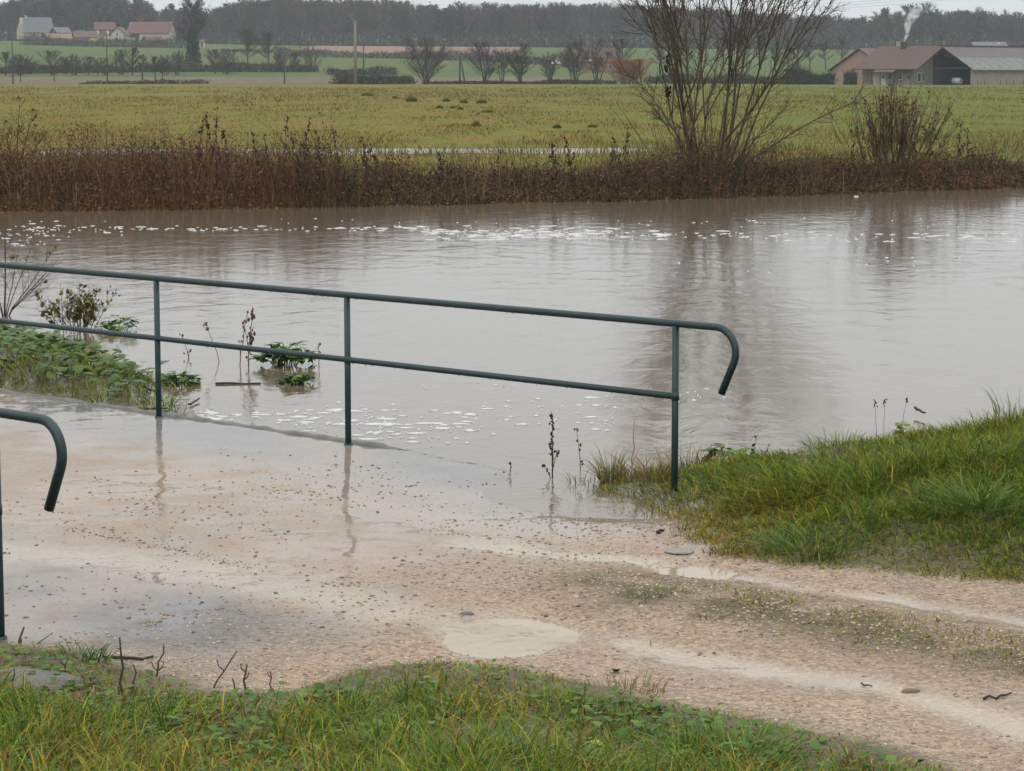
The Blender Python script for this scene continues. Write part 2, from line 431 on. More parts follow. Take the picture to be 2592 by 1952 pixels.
RUN2 = w2([(1590, 1622), (1660, 1640), (1750, 1660), (2000, 1695), (2200, 1725), (2330, 1755), (2430, 1785), (2592, 1835)]) + [(3.6, 8.0)]
RUN3 = w2([(-200, 1360), (0, 1400), (250, 1420), (500, 1450), (750, 1500), (1000, 1555)])
PUD = at(1280, 1597); PUD2 = at(1760, 1436)
DIP = at(1435, 1258)
WATER_Z = -0.045

def near_fields(X, Y):
    """height, colour, wetness, grit of the near ground"""
    s = (X - C.x) * DIR.x + (Y - C.y) * DIR.y
    o = (X - C.x) * NOR.x + (Y - C.y) * NOR.y
    n_big = fbm(X * 0.9, Y * 0.9, 3); n_med = fbm(X * 3.1, Y * 3.1, 9); n_fine = fbm(X * 9, Y * 9, 21)
    h = (n_big - 0.5) * 0.03 + (n_med - 0.5) * 0.022 + (n_fine - 0.5) * 0.008
    deck = sstep(-1.7, 0.3, s) * sstep(NEAR_OFF - 0.5, NEAR_OFF + 0.1, o)
    h = h * (1 - 0.45 * deck) + 0.012 * deck
    # ruts and the low corner where the river comes in
    d1 = dist_line(X, Y, RUN1); d2 = dist_line(X, Y, RUN2); d3 = dist_line(X, Y, RUN3); dm = dist_line(X, Y, MED_LINE)
    h -= 0.022 * np.exp(-(d1 / 0.16) ** 2) + 0.02 * np.exp(-(d2 / 0.2) ** 2) + 0.006 * np.exp(-(d3 / 0.3) ** 2)
    h += 0.03 * np.exp(-(dm / 0.32) ** 2)
    ddip = np.hypot((X - DIP.x) / 1.25, (Y - DIP.y) / 1.15)
    h -= 0.062 * np.exp(-(ddip / 0.72) ** 2)
    rp = np.hypot((X - PUD.x) / 0.37, (Y - PUD.y) / 0.46) + (n_med - 0.5) * 0.5
    h -= 0.042 * sstep(1.25, 0.55, rp)
    rp2 = np.hypot((X - PUD2.x) / 0.26, (Y - PUD2.y) / 0.22) + (n_med - 0.5) * 0.6
    h -= 0.03 * sstep(1.3, 0.5, rp2)
    # beyond the far edge of the deck the ground drops into the river
    edge = 0.15 + (n_fine - 0.5) * 0.05
    drop = sstep(edge - 0.01, edge + 0.05, o) * sstep(-1.2, -0.9, s)
    slope_c = sstep(2.9, 0.2, s) * sstep(-1.0, 0.2, s)
    h -= slope_c * sstep(-1.0, 0.2, o) * 0.07
    h = np.where(o > edge, h - drop * 0.7, h)
    # banks
    dr = signed(X, Y, RIGHT_BANK)
    dT = dist_line(X, Y, TRACK_EDGE); dS = dist_line(X, Y, SHORE_R)
    cap = 0.19 + 0.10 * sstep(1.0, 2.2, X)
    hr = np.minimum(cap * sstep(0.0, 1.9, dT) + 0.01 + (n_big - .5) * 0.12 * sstep(0.1, 0.9, dT) + (n_med - .5) * .05 * sstep(0.1, .6, dT), WATER_Z - 0.04 + 0.42 * dS + (n_med - .5) * .05)
    river_r = (Y > 14.2) & (dr <= 0)
    kb = sstep(0.0, 0.45, dT)
    h = np.where(dr > 0, h * (1 - kb) + hr * kb, h)
    h = np.where(river_r & (o > edge + .03) & (s < 4), -0.4, h)
    dl = signed(X, Y, LEFT_BANK); dLs = dist_line(X, Y, LEFT_SHORE)
    hl = np.minimum(WATER_Z - 0.04 + 0.28 * dLs, 0.13 + (n_big - .5) * 0.1)
    de = sstep(0.14, 0.75, o)
    h = np.where(dl > 0, np.maximum(hl, -0.06) * de + (-0.03 + (n_fine - .5) * .04) * (1 - de), h)
    dn = signed(X, Y, NEAR_BANK); dNe = dist_line(X, Y, NEAR_EDGE)
    rise = np.clip(dNe, 0, 12) * 0.085
    h = np.where(dn > 0, h * 0.6 + rise + 0.035 * sstep(0, .25, dNe) + (n_big - .5) * .05 * sstep(0.1, .8, dNe), h)
    # colour
    sand = np.array([0.28, 0.210, 0.150]); pink = np.array([0.262, 0.182, 0.128]); grey = np.array([0.125, 0.118, 0.112])
    silt = np.array([0.36, 0.29, 0.21]); soil = np.array([0.075, 0.064, 0.028]); moss = np.array([0.075, 0.058, 0.026])
    def mixc(c, k, w): return c * (1 - w[..., None]) + k * w[..., None]
    c = np.broadcast_to(pink, X.shape + (3,)).copy()
    c = mixc(c, sand, sstep(0.35, 0.65, n_big) * 0.8)
    far_strip = sstep(-1.6, -0.2, o) * deck
    near_strip = np.exp(-((o - NEAR_OFF - 0.45) / 0.85) ** 2) * sstep(-1.7, -0.3, s)
    g = np.clip(0.5 * far_strip + 0.95 * near_strip + 0.12 * deck, 0, 1) * (0.55 + 0.9 * sstep(0.35, 0.65, n_big))
    c = mixc(c, grey, np.clip(g, 0, 0.9))
    nw = (n_med - .5) * .22 + (n_fine - .5) * .08
    sl = np.clip(0.9 * np.exp(-(np.maximum(d1 + nw, 0) / 0.10) ** 2) + 0.8 * np.exp(-(np.maximum(d2 + nw, 0) / 0.13) ** 2) + 0.6 * np.exp(-(np.maximum(d3 + nw, 0) / 0.24) ** 2) + 0.3 * sstep(1.3, 0.9, rp), 0, 0.9)
    c = mixc(c, silt, sl * (0.7 + 0.3 * n_med))
    md = np.exp(-((dm + (n_big - .5) * .4) / 0.42) ** 2) * sstep(-0.1, 0.6, X) * (0.35 + 0.65 * sstep(0.36, 0.6, n_med))
    c = mixc(c, moss, np.clip(1.15 * md, 0, .9))
    for d in (dr, dn, dl):
        c = mixc(c, soil, sstep(-0.10, 0.16, d + (n_med - .5) * .25) * 0.9)
    c = mixc(c, soil * 1.2, sstep(0.0, 0.25, o) * 0.7)
    # wetness
    wet = 0.30 + 0.24 * deck + 0.5 * np.exp(-(ddip / 1.0) ** 2) + 0.45 * sl + 0.28 * far_strip + 0.05 * near_strip
    wet = wet - 0.25 * np.exp(-(dm / 0.35) ** 2) * (1 - deck) - 0.3 * sstep(0, .2, np.maximum(np.maximum(dr, dn), dl))
    wet += 0.15 * sstep(0.5, 0.3, n_big)
    grit = np.clip(0.9 - 0.75 * deck - 0.8 * sl, 0.12, 1.0)
    reg = np.where(dn > 0, 2, np.where(dr > 0, 3, np.where(dl > 0, 4, np.where((s > -0.3) & (o > NEAR_OFF - 0.4), 0, 1))))
    return h, c, np.clip(wet, 0, 1.2), grit, reg
def ground_z(x, y):
    return near_fields(np.atleast_1d(np.asarray(x, float)), np.atleast_1d(np.asarray(y, float)))[0]

def build_near_ground():
    xs = np.concatenate([np.arange(-9.4, -5.0, 0.14), np.arange(-5.0, 4.2, 0.042), np.arange(4.2, 9.4, 0.14)])
    ys = np.concatenate([np.arange(-5.5, 7.8, 0.2), np.arange(7.8, 19.0, 0.042), np.arange(19.0, 26.0, 0.12)])
    X, Y = np.meshgrid(xs, ys)
    h, c, wet, grit, reg = near_fields(X, Y)
    nx, ny = len(xs), len(ys)
    i = np.arange(ny - 1)[:, None] * nx + np.arange(nx - 1)[None, :]
    Q = np.stack([i, i + 1, i + nx + 1, i + nx], -1).reshape(-1, 4)
    zf = h.ravel()[Q].max(1)
    rf = reg.ravel()[Q[:, 0]]
    V = np.stack([X, Y, h], -1).reshape(-1, 3); c = c.reshape(-1, 3)
    names = {0: 'bridge_deck', 1: 'track', 2: 'near_bank', 3: 'right_bank', 4: 'left_bank'}
    for k, nm in names.items():
        q = Q[(rf == k) & (zf > -0.35)]
        used, inv = np.unique(q, return_inverse=True)
        me = mesh_np(nm, V[used], inv.reshape(q.shape), c[used], True, {'wet': wet.ravel()[used], 'grit': grit.ravel()[used]})
        tag(link(nm, me, M_GROUND), kind='structure')
build_near_ground()

# ------------------------------------------------------------------ river, far bank, meadow, hills
SX = np.array([-500, -60, -9.4, -4, 0, 5, 10.8, 30, 70, 500]); SY = np.array([33.0, 33.0, 44.6, 46.0, 47.4, 50.0, 53.6, 64, 75, 90])
def shore_y(x): return np.interp(x, SX, SY) + (vnoise(np.asarray(x) * 0.9, 0 * np.asarray(x) + 3, 5) - .5) * 0.7

HP_Y = np.array([480, 505, 520, 600, 640, 760, 900, 1000, 1150, 1300, 1700]); HP_Z = np.array([0.12, 0.10, 0.15, 1.7, 2.6, 6.4, 10.4, 12.4, 13.2, 20.0, 36.0])
def hill_z(x, y):
    z = np.interp(y, HP_Y, HP_Z)
    k = sstep(520, 950, y)
    z = z + k * (sstep(-60, -190, x) * 2.2 - sstep(40, 180, x) * 1.0) + k * (vnoise(np.asarray(x) * 0.012, np.asarray(y) * 0.012, 8) - .5) * 1.6
    return z
def meadow_z(x, y):
    d = y - shore_y(x)
    z = -0.25 + 0.42 * sstep(-0.2, 1.6, d)
    z = z + 0.06 * sstep(3, 8, d) + (fbm(np.asarray(x) * 0.25, np.asarray(y) * 0.12, 31) - .5) * 0.16 * sstep(1, 6, d) * sstep(200, 60, y)
    z = z - 0.15 * np.exp(-((y - 73.0 - 0.10 * np.asarray(x)) / 2.7) ** 2) * sstep(-17, -11, x) * sstep(5.5, 2.0, x)
    return z * sstep(480, 400, y) + 0.12 * sstep(400, 480, y)
def sheet(name, xs, ys, zf, mat, dz=0.0, warp=None):
    X, Y = np.meshgrid(xs, ys)
    if warp is not None: X, Y = warp(X, Y)
    Z = zf(X, Y) + dz
    nx, ny = len(xs), len(ys)
    i = np.arange(ny - 1)[:, None] * nx + np.arange(nx - 1)[None, :]
    Q = np.stack([i, i + 1, i + nx + 1, i + nx], -1).reshape(-1, 4)
    return tag(link(name, mesh_np(name, np.stack([X, Y, Z], -1).reshape(-1, 3), Q, smooth=True), mat), kind='structure')

mx = np.concatenate([np.linspace(-480, -40, 45)[:-1], np.linspace(-40, 50, 181), np.linspace(50, 480, 44)[1:]])
mt = np.concatenate([np.linspace(-1.0, 8, 37)[:-1], np.linspace(8, 60, 80)[:-1], np.geomspace(60, 455, 40)])
def meadow_warp(X, T): return X, np.minimum(shore_y(X) + T, 503.0) if False else np.where(T > 60, shore_y(X) + 60 + (T - 60) * (500 - shore_y(X) - 60) / 395.0, shore_y(X) + T)
sheet('meadow', mx, mt, meadow_z, M_MEADOW, 0, meadow_warp)
hx = np.linspace(-480, 480, 161); hy = np.concatenate([np.linspace(498, 700, 41), np.linspace(700, 1700, 90)[1:]])
sheet('hillside', hx, hy, hill_z, M_HILL, 0.0)
sheet('bare_field_strip', np.linspace(-300, 12, 60), np.linspace(500.5, 582, 20), hill_z, M_STRIP, 0.06)
sheet('ploughed_field', np.linspace(-85, -3, 40), np.linspace(850, 1040, 24), hill_z, M_PLOUGH, 0.15,
      lambda X, Y: (X + (Y - 850) * 0.05, Y + (X + 85) * -0.25))
sheet('ground', np.linspace(-480, 480, 9), np.linspace(-55, 12.9, 7), lambda X, Y: 0 * X - 0.30, plain('field_soil', (0.08, 0.085, 0.03), 0.9, 0.3, 0.4))

wx = np.linspace(-480, 480, 3); wy = np.linspace(12.7, 100, 3)
water = sheet('river', wx, wy, lambda X, Y: 0 * X + WATER_Z, M_WATER)

# flood water lying on the meadow
def flood_pool():
    X = np.linspace(-17, 6, 20); V = []; T = []
    for x in X:
        for k in range(3): V.append((x, 73.0 + 0.10 * x + (k - 1) * 4.0, 0.150))
    for i in range(len(X) - 1):
        for k in range(2):
            q = (i * 3 + k, i * 3 + 3 + k, i * 3 + 4 + k, i * 3 + 1 + k)
            T += [(q[0], q[1], q[2]), (q[0], q[2], q[3])]
    tag(link('flood_pool', mesh_np('flood_pool', V, T), M_POOL), kind='structure')
flood_pool()

# puddles on the track
def puddle(name, c, rx, ry, z, label):
    V = [(0, 0, 0)]; n = 40
    for i in range(n):
        a = 2 * math.pi * i / n
        V.append((math.cos(a) * rx, math.sin(a) * ry, 0))
    T = [(0, i + 1, (i + 1) % n + 1) for i in range(n)]
    o = link(name, mesh_np(name, V, T), M_PUDDLE)
    o.location = (c.x, c.y, z)
    tag(o, label, 'puddle', kind='structure')
zp = float(ground_z(PUD.x, PUD.y)[0]); zp2 = float(ground_z(PUD2.x, PUD2.y)[0])
puddle('puddle', PUD, 0.56, 0.68, zp + 0.026, 'wide milky brown puddle in the middle of the track')
puddle('puddle', PUD2, 0.40, 0.34, zp2 + 0.019, 'small pale puddle in the rut beside the right grass bank')

# ------------------------------------------------------------------ handrails
PAINT = (0.02, 0.05, 0.05)
def pipe(name, pts, r, parent, sides=14):
    s = Soup(); s.tube([tuple(p) for p in pts], r, sides, PAINT, ref=NOR)
    o = s.build(name, M_PAINT, parent, True)
    return o
def arc(c, r, a0, a1, n, s0):      # in the rail's own upright plane: (distance along, height)
    return [(c[0] + r * math.cos(a0 + (a1 - a0) * i / n), c[1] + r * math.sin(a0 + (a1 - a0) * i / n)) for i in range(n + 1)]
def handrail(off, s_end, posts, s_far, label, hook=0.295, zoff=0.0):
    root = empty('handrail', rail_point(s_end, off, zoff))
    tag(root, label, 'handrail', 'tubular handrails of the bridge')
    def loc(s, z): return rail_point(s, off, z) - rail_point(s_end, off, 0)
    HR = 0.14; ctr = (-hook, 1.005 - HR)
    prof = [(s_far - s_end, 1.005), (-hook * 0.5 + 0.0, 1.005)] + [(ctr[0] - p[0], ctr[1] + p[1]) for p in
            [(HR * math.sin(t), HR * math.cos(t)) for t in np.linspace(0, R(115), 14)]]
    last = prof[-1]; prof.append((last[0] + 0.20 * math.sin(R(25)), last[1] - 0.20 * math.cos(R(25))))
    # subdivide the long straight run so the ends stay smooth
    tr = pipe('top_rail', [loc(s_end + a, b) for a, b in prof], 0.022, root)
    pipe('mid_rail', [loc(s_far, 0.578), loc((s_far + s_end) / 2, 0.578), loc(s_end + 0.01, 0.578)], 0.0195, root)
    for s in posts:
        p = pipe('post', [loc(s, -0.25), loc(s, 0.4), loc(s, 0.992)], 0.0205, root)
        pipe('weld_collar', [loc(s, 0.556), loc(s, 0.578), loc(s, 0.600)], 0.0235, p, 12)
        pipe('base_collar', [loc(s, -0.02), loc(s, 0.0), loc(s, 0.020)], 0.030, p, 12)
    dr = Soup(); rg = np.random.default_rng(3)
    for zz, rr, lim in ((1.005, 0.022, 6.2), (0.578, 0.0195, 6.2)):
        for k in range(70):
            s = rg.uniform(s_end, s_end + lim); q = loc(s, zz - rr - 0.003); h = rg.uniform(0.003, 0.0065)
            V = [(q.x + h * .7 * math.cos(a), q.y + h * .7 * math.sin(a), q.z + 0.002) for a in (0, 1.57, 3.14, 4.71)] + [(q.x, q.y, q.z - h), (q.x, q.y, q.z + h)]
            dr.add(V, [(0, 1, 4), (1, 2, 4), (2, 3, 4), (3, 0, 4), (1, 0, 5), (2, 1, 5), (3, 2, 5), (0, 3, 5)], (.5, .5, .5))
    d = dr.build('water_drops', M_DROP, root); d['kind'] = 'stuff'
    return root
def s_at(u):                       # where along the far rail a post seen at column u stands
    a, b = 0.0, 12.0
    for _ in range(50):
        m = (a + b) / 2; p = rail_point(m, 0, .5); d = p.y * CP + (CAM_Z - p.z) * SP
        if 1296 + FOCAL * p.x / d > u: a = m
        else: b = m
    return a
sA, sB = s_at(399), s_at(880)
handrail(0.0, 0.0, [0.0, sB, sA, sA + 2.7], sA + 4.2, 'dark green tubular handrail with three posts along the river side')
handrail(NEAR_OFF, NEAR_S, [NEAR_S, NEAR_S + 2.6], NEAR_S + 4.0, 'dark green handrail at the left edge, cut off by the frame', hook=0.325)

# deck edge: weathered concrete kerb lip, crumbled and mossy
def deck_edge():
    s = Soup(); rg = np.random.default_rng(12)
    L0, L1 = 0.9, 8.5
    n = 160
    V = []
    for i in range(n + 1):
        t = L0 + (L1 - L0) * i / n
        j = (vnoise(t * 9.0, 1.0, 4) - .5) * 0.035; k = (vnoise(t * 14.0, 7.0, 6) - .5) * 0.018
        top = 0.024 + k - 0.20 * float(sstep(2.7, 1.2, t))
        for o_, z_ in ((0.03, top - 0.02), (0.06, top), (0.13 + j, top + 0.002), (0.165 + j, top - 0.02), (0.17 + j, -0.3)):
            p = rail_point(t, o_, z_); V.append(tuple(p))
    T = []
    for i in range(n):
        for k in range(4):
            q = (i * 5 + k, i * 5 + k + 1, i * 5 + 6 + k, i * 5 + 5 + k)
            T += [(q[0], q[1], q[2]), (q[0], q[2], q[3])]
    c = pick(rg, len(V), [(0.050, 0.048, 0.032), (0.038, 0.040, 0.020), (0.075, 0.066, 0.05)], [3, 2, 2])
    s.add(V, T, c)
    tag(s.build('kerb', M_STONE, None, False), kind='structure')
deck_edge()

# ------------------------------------------------------------------ grass and small plants near the camera
G_FRESH = [(0.110, 0.166, 0.014), (0.076, 0.126, 0.011), (0.155, 0.198, 0.018), (0.205, 0.185, 0.020), (0.29, 0.195, 0.035), (0.15, 0.088, 0.026)]
def scatter(poly_fn, box, n, rng):
    x = rng.uniform(box[0], box[1], n); y = rng.uniform(box[2], box[3], n)
    p = poly_fn(x, y)
    k = rng.uniform(0, 1, n) < p
    return x[k], y[k]
def grass_patch(name, label, dens_fn, box, n, hgt_fn, weights_fn, seed, lean_bias=(0, 0), wmul=1.0):
    rng = np.random.default_rng(seed)
    x, y = scatter(dens_fn, box, n, rng)
    z = ground_z(x, y)
    N = len(x)
    h = hgt_fn(x, y) * rng.uniform(0.45, 1.35, N)
    cl = vnoise(x * 2.2, y * 2.2, seed) * 6.28 * 1.5
    reach = h * rng.uniform(0.3, 1.9, N)
    a = cl + rng.normal(0, 1.9, N)
    lean = np.stack([np.cos(a), np.sin(a)], 1) * reach[:, None] + np.array(lean_bias) * h[:, None]
    flat = rng.uniform(0, 1, N) < .28; h[flat] *= .45; reach[flat] *= .9
    h = h * np.clip(1.15 - 0.48 * reach / (h + 1e-6), 0.25, 1)
    wd = rng.uniform(0.0035, 0.0075, N) * wmul
    dry = weights_fn(x, y)
    c = pick(rng, N, G_FRESH[:4] + [(.055, .10, .022)], [3, 3, 2, 1.6, 2.2], .35) 
    cd = pick(rng, N, G_FRESH[3:], [2, 1.5, 1.5], .35)
    isd = rng.uniform(0, 1, N) < dry
    c[isd] = cd[isd]
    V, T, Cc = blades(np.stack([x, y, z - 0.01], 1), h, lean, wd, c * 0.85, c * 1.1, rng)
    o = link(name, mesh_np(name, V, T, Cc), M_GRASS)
    tag(o, label, 'grass', kind='stuff')
    return N
def dn_fn(x, y):
    d = signed(x, y, NEAR_BANK) + (fbm(x * 2.5, y * 2.5, 61) - .5) * .35
    # bare stony border with sparse tufts in the middle
    return np.clip(sstep(-0.04, 0.34, d) * (0.25 + 0.9 * sstep(0.25, 0.55, fbm(x * 2.1, y * 2.1, 5))), 0, 1) * (1 - 0.95 * (np.hypot((x + 2.12) / 0.34, (y - 9.72) / 0.20) < 1))
def dn_h(x, y):
    d = dist_line(x, y, NEAR_EDGE)
    tall = fbm(x * 1.3, y * 1.3, 77)
    return (0.026 + 0.036 * sstep(0.1, 0.9, d)) * (0.35 + 1.3 * fbm(x * 5, y * 5, 33)) * (0.6 + .9 * tall) + 0.09 * sstep(0.56, 0.72, tall) * sstep(.2, .6, d) + 0.045 * sstep(-1.3, 0.2, x) * sstep(.3, .9, d) * fbm(x * 4, y * 4, 35)
def dn_dry(x, y):
    return np.clip(0.29 + 0.55 * sstep(.4, .0, dist_line(x, y, NEAR_EDGE)) - 0.16 * sstep(-1.5, 0.3, x) + (fbm(x * 2.3, y * 2.3, 15) - .5) * 1.5, 0.08, 0.9)
grass_patch('near_grass', 'wet green grass on the near bank along the bottom of the photo', dn_fn, (-3.4, 3.4, 6.6, 11.4), 170000, dn_h, dn_dry, 41)

def dr_fn(x, y):
    d = signed(x, y, RIGHT_BANK) + (fbm(x * 2.5, y * 2.5, 62) - .5) * .3
    return np.clip(sstep(-0.10, 0.10, d), 0, 1) * (0.5 + 0.6 * sstep(.3, .6, fbm(x * 2, y * 2, 45)))
def dr_h(x, y):
    d = dist_line(x, y, TRACK_EDGE); tall = fbm(x * 1.1, y * 1.1, 90)
    return (0.050 + 0.04 * sstep(.15, 1.0, d) * sstep(0.7, 1.7, x)) * (.35 + 1.3 * fbm(x * 4, y * 4, 34)) * (.6 + .9 * tall) + 0.07 * sstep(.5, .68, tall) * sstep(.15, .5, d) * sstep(.9, 1.6, x)
def dr_dry(x, y):
    return np.clip(0.40 - 0.24 * sstep(1.0, 2.0, x) + (fbm(x * 1.5, y * 1.5, 16) - .5) * 0.9 + 0.3 * sstep(.35, 0, dist_line(x, y, TRACK_EDGE)), 0.08, 0.85)
grass_patch('bank_grass', 'long wet grass covering the raised bank at the right', dr_fn, (0.1, 4.6, 10.6, 16.6), 300000, dr_h, dr_dry, 43, (-0.12, -0.12), 1.15)

def dl_fn(x, y): return sstep(-0.02, 0.3, signed(x, y, LEFT_BANK)) * (.4 + .6 * sstep(.35, .6, fbm(x * 1.2, y * 1.2, 4)))
grass_patch('left_grass', 'green grass on the flooded bank behind the handrail at the left', dl_fn, (-8, -2.0, 16.5, 24), 60000,
            lambda x, y: 0.07 + 0.07 * fbm(x, y, 4), lambda x, y: 0 * x + 0.15, 44, wmul=1.5)
def dm_fn(x, y): return np.exp(-(dist_line(x, y, MED_LINE) / 0.38) ** 2) * sstep(.44, .66, fbm(x * 2.6, y * 2.6, 71)) * sstep(0.2, 0.9, x)
grass_patch('track_grass', 'thin brownish grass on the strip between the wheel ruts', dm_fn, (0, 4, 8.4, 12), 90000,
            lambda x, y: 0 * x + 0.028, lambda x, y: 0 * x + 0.65, 45)

# broad wet leaves among the grass
def broad_leaf(size, rng, curl=0.25, elong=1.25, n=5):
    """one leaf blade in the xy plane, stalk at the origin, folded along the midrib"""
    V = []; T = []
    for i in range(n + 1):
        t = i / n
        w = size * 0.5 * math.sin(math.pi * min(1, (t * 0.93 + 0.07))) ** 0.6 * (1.05 - 0.25 * t)
        y = t * size * elong; z = -curl * size * t * t
        wob = 0.08 * size * math.sin(i * 2.3 + size * 90)
        V += [(-w, y, z + 0.16 * w + wob * .3), (0, y, z - 0.05 * size * 0), (w, y, z + 0.16 * w - wob * .3)]
    for i in range(n):
        for k in range(2):
            q = (i * 3 + k, i * 3 + k + 1, i * 3 + k + 4, i * 3 + k + 3)
            T += [(q[0], q[1], q[2]), (q[0], q[2], q[3])]
    return np.array(V), np.array(T)
def place_leaf(s, base, az, tilt, size, c, rng, curl=0.3, elong=1.25):
    V, T = broad_leaf(size, rng, curl, elong)
    ct, st = math.cos(tilt), math.sin(tilt)
    V = np.stack([V[:, 0], V[:, 1] * ct - V[:, 2] * st, V[:, 1] * st + V[:, 2] * ct], 1)
    ca, sa = math.cos(az), math.sin(az)
    V = np.stack([V[:, 0] * ca - V[:, 1] * sa, V[:, 0] * sa + V[:, 1] * ca, V[:, 2]], 1) + np.array(base)
    s.add(V, T, c)
LEAFG = [(0.05, 0.115, 0.013), (0.07, 0.14, 0.016), (0.036, 0.085, 0.011), (0.095, 0.15, 0.018)]
def leaf_cover(name, label, fn, box, n, smin, smax, seed, hmax, pal=LEAFG, w=(3, 3, 2, 2)):
    rng = np.random.default_rng(seed)
    x, y = scatter(fn, box, n, rng); z = ground_z(x, y)
    s = Soup(); cc = pick(rng, len(x), pal, w)
    for i in range(len(x)):
        place_leaf(s, (x[i], y[i], z[i] + rng.uniform(0.01, hmax)), rng.uniform(0, 6.28), rng.uniform(-0.3, 0.6), rng.uniform(smin, smax), cc[i], rng)
    tag(s.build(name, M_LEAF, None, True), label, 'leaves', kind='stuff')
leaf_cover('bank_weeds', 'broad dark green weed leaves covering the flooded bank at the left',
           lambda x, y: sstep(0.05, 0.4, signed(x, y, LEFT_BANK)) * sstep(0.35, 0.55, fbm(x * .9 + 3, y * .9, 66)), (-7, -2.0, 16.5, 22), 3600, 0.04, 0.11, 51, 0.15, [(0.05, 0.10, 0.016), (0.065, 0.12, 0.02), (0.04, 0.08, 0.014), (0.09, 0.13, 0.02)])
leaf_cover('low_leaves', 'small clover and weed leaves among the near grass',
           lambda x, y: sstep(0.15, 0.5, signed(x, y, NEAR_BANK)) * (.25 + .75 * sstep(0.42, 0.6, fbm(x * 1.7 + 9, y * 1.7, 67))), (-3.2, 3.0, 7.2, 11), 13000, 0.014, 0.042, 52, 0.05,
           LEAFG + [(0.14, 0.11, 0.03), (0.11, 0.05, 0.025)], (3, 3, 2, 3, .7, .5))

# stones and grit lying on the track, and bits poking through the water film on the deck
OCT_V = np.array([(1, 0, 0), (0, 1, 0), (-1, 0, 0), (0, -1, 0), (0.3, 0.3, 0.8), (-0.2, -0.3, 0.75), (0, 0, -0.6)], float)
OCT_T = np.array([(0, 1, 4), (1, 2, 4), (2, 5, 4), (2, 3, 5), (3, 0, 5), (0, 4, 5), (1, 0, 6), (2, 1, 6), (3, 2, 6), (0, 3, 6)])
def pebbles(name, label, fn, box, n, smin, smax, pal, w, seed, power=2.5):
    rng = np.random.default_rng(seed)
    x, y = scatter(fn, box, n, rng); z = ground_z(x, y); N = len(x)
    sz = smin + (smax - smin) * rng.uniform(0, 1, N) ** power
    a = rng.uniform(0, 6.28, N); V = OCT_V[None] * (1 + rng.uniform(-.3, .3, (N, 7, 1))) * sz[:, None, None] * np.array([1, 0.75, 0.55])
    Vx = V[..., 0] * np.cos(a)[:, None] - V[..., 1] * np.sin(a)[:, None]; Vy = V[..., 0] * np.sin(a)[:, None] + V[..., 1] * np.cos(a)[:, None]
    V = np.stack([Vx + x[:, None], Vy + y[:, None], V[..., 2] + z[:, None]], -1)
    T = (np.arange(N)[:, None, None] * 7 + OCT_T[None]).reshape(-1, 3)
    c = np.repeat(pick(rng, N, pal, w, .25), 7, 0)
    tag(link(name, mesh_np(name, V.reshape(-1, 3), T, c), M_STONE), label, 'stones', kind='stuff')
STONES = [(0.33, 0.25, 0.165), (0.25, 0.175, 0.115), (0.17, 0.12, 0.085), (0.38, 0.31, 0.22), (0.11, 0.09, 0.07)]
def on_track(x, y):
    _, _, wet, grit, reg = near_fields(x, y)
    dm = dist_line(x, y, MED_LINE)
    return (reg == 1) * np.clip(0.25 + 0.9 * np.exp(-(dm / .35) ** 2) * sstep(.0, .8, x) + 0.6 * np.exp(-(dist_line(x, y, NEAR_EDGE) / .25) ** 2) + 0.3 * np.exp(-(dist_line(x, y, TRACK_EDGE) / .2) ** 2), 0, 1) * (dist_line(x, y, RUN2) > .1) * (dist_line(x, y, RUN1) > .1) * (np.hypot(x - PUD.x, y - PUD.y) > .36)
pebbles('gravel', 'pale loose gravel scattered over the track', on_track, (-2.0, 4.0, 8.2, 13.5), 62000, 0.0025, 0.0145, STONES, (4, 3, 1.2, 3, .7), 81)
def on_deck(x, y):
    _, _, wet, grit, reg = near_fields(x, y)
    k = fbm(x * 1.3, y * 1.3, 91)
    return ((reg == 0) | (reg == 1)) * sstep(.30, .6, k) * sstep(2.8, 0.4, np.hypot((x + 0.2) / 1.3, (y - 12.6) / 1.5)) 
pebbles('wet_grit', 'brown grit and leaf crumbs poking through the water on the deck', on_deck, (-4, 2, 10.2, 18), 17000, 0.003, 0.015, [(0.16, 0.095, 0.055), (0.21, 0.13, 0.075), (0.09, 0.06, 0.042), (0.26, 0.18, 0.12)], (3, 3, 2, 1), 82)
def drift_fn(x, y): return np.exp(-(dist_line(x, y, w2([(180, 1345), (250, 1360), (420, 1395), (560, 1425), (640, 1440)])) / .05) ** 2)
pebbles('drift_line', 'thin line of brown leaf crumbs washed together across the deck', drift_fn, (-3, 0, 11, 13.4), 16000, 0.003, 0.010, [(0.10, 0.065, 0.035), (0.16, 0.11, 0.06), (0.06, 0.045, 0.03)], (3, 2, 2), 83)

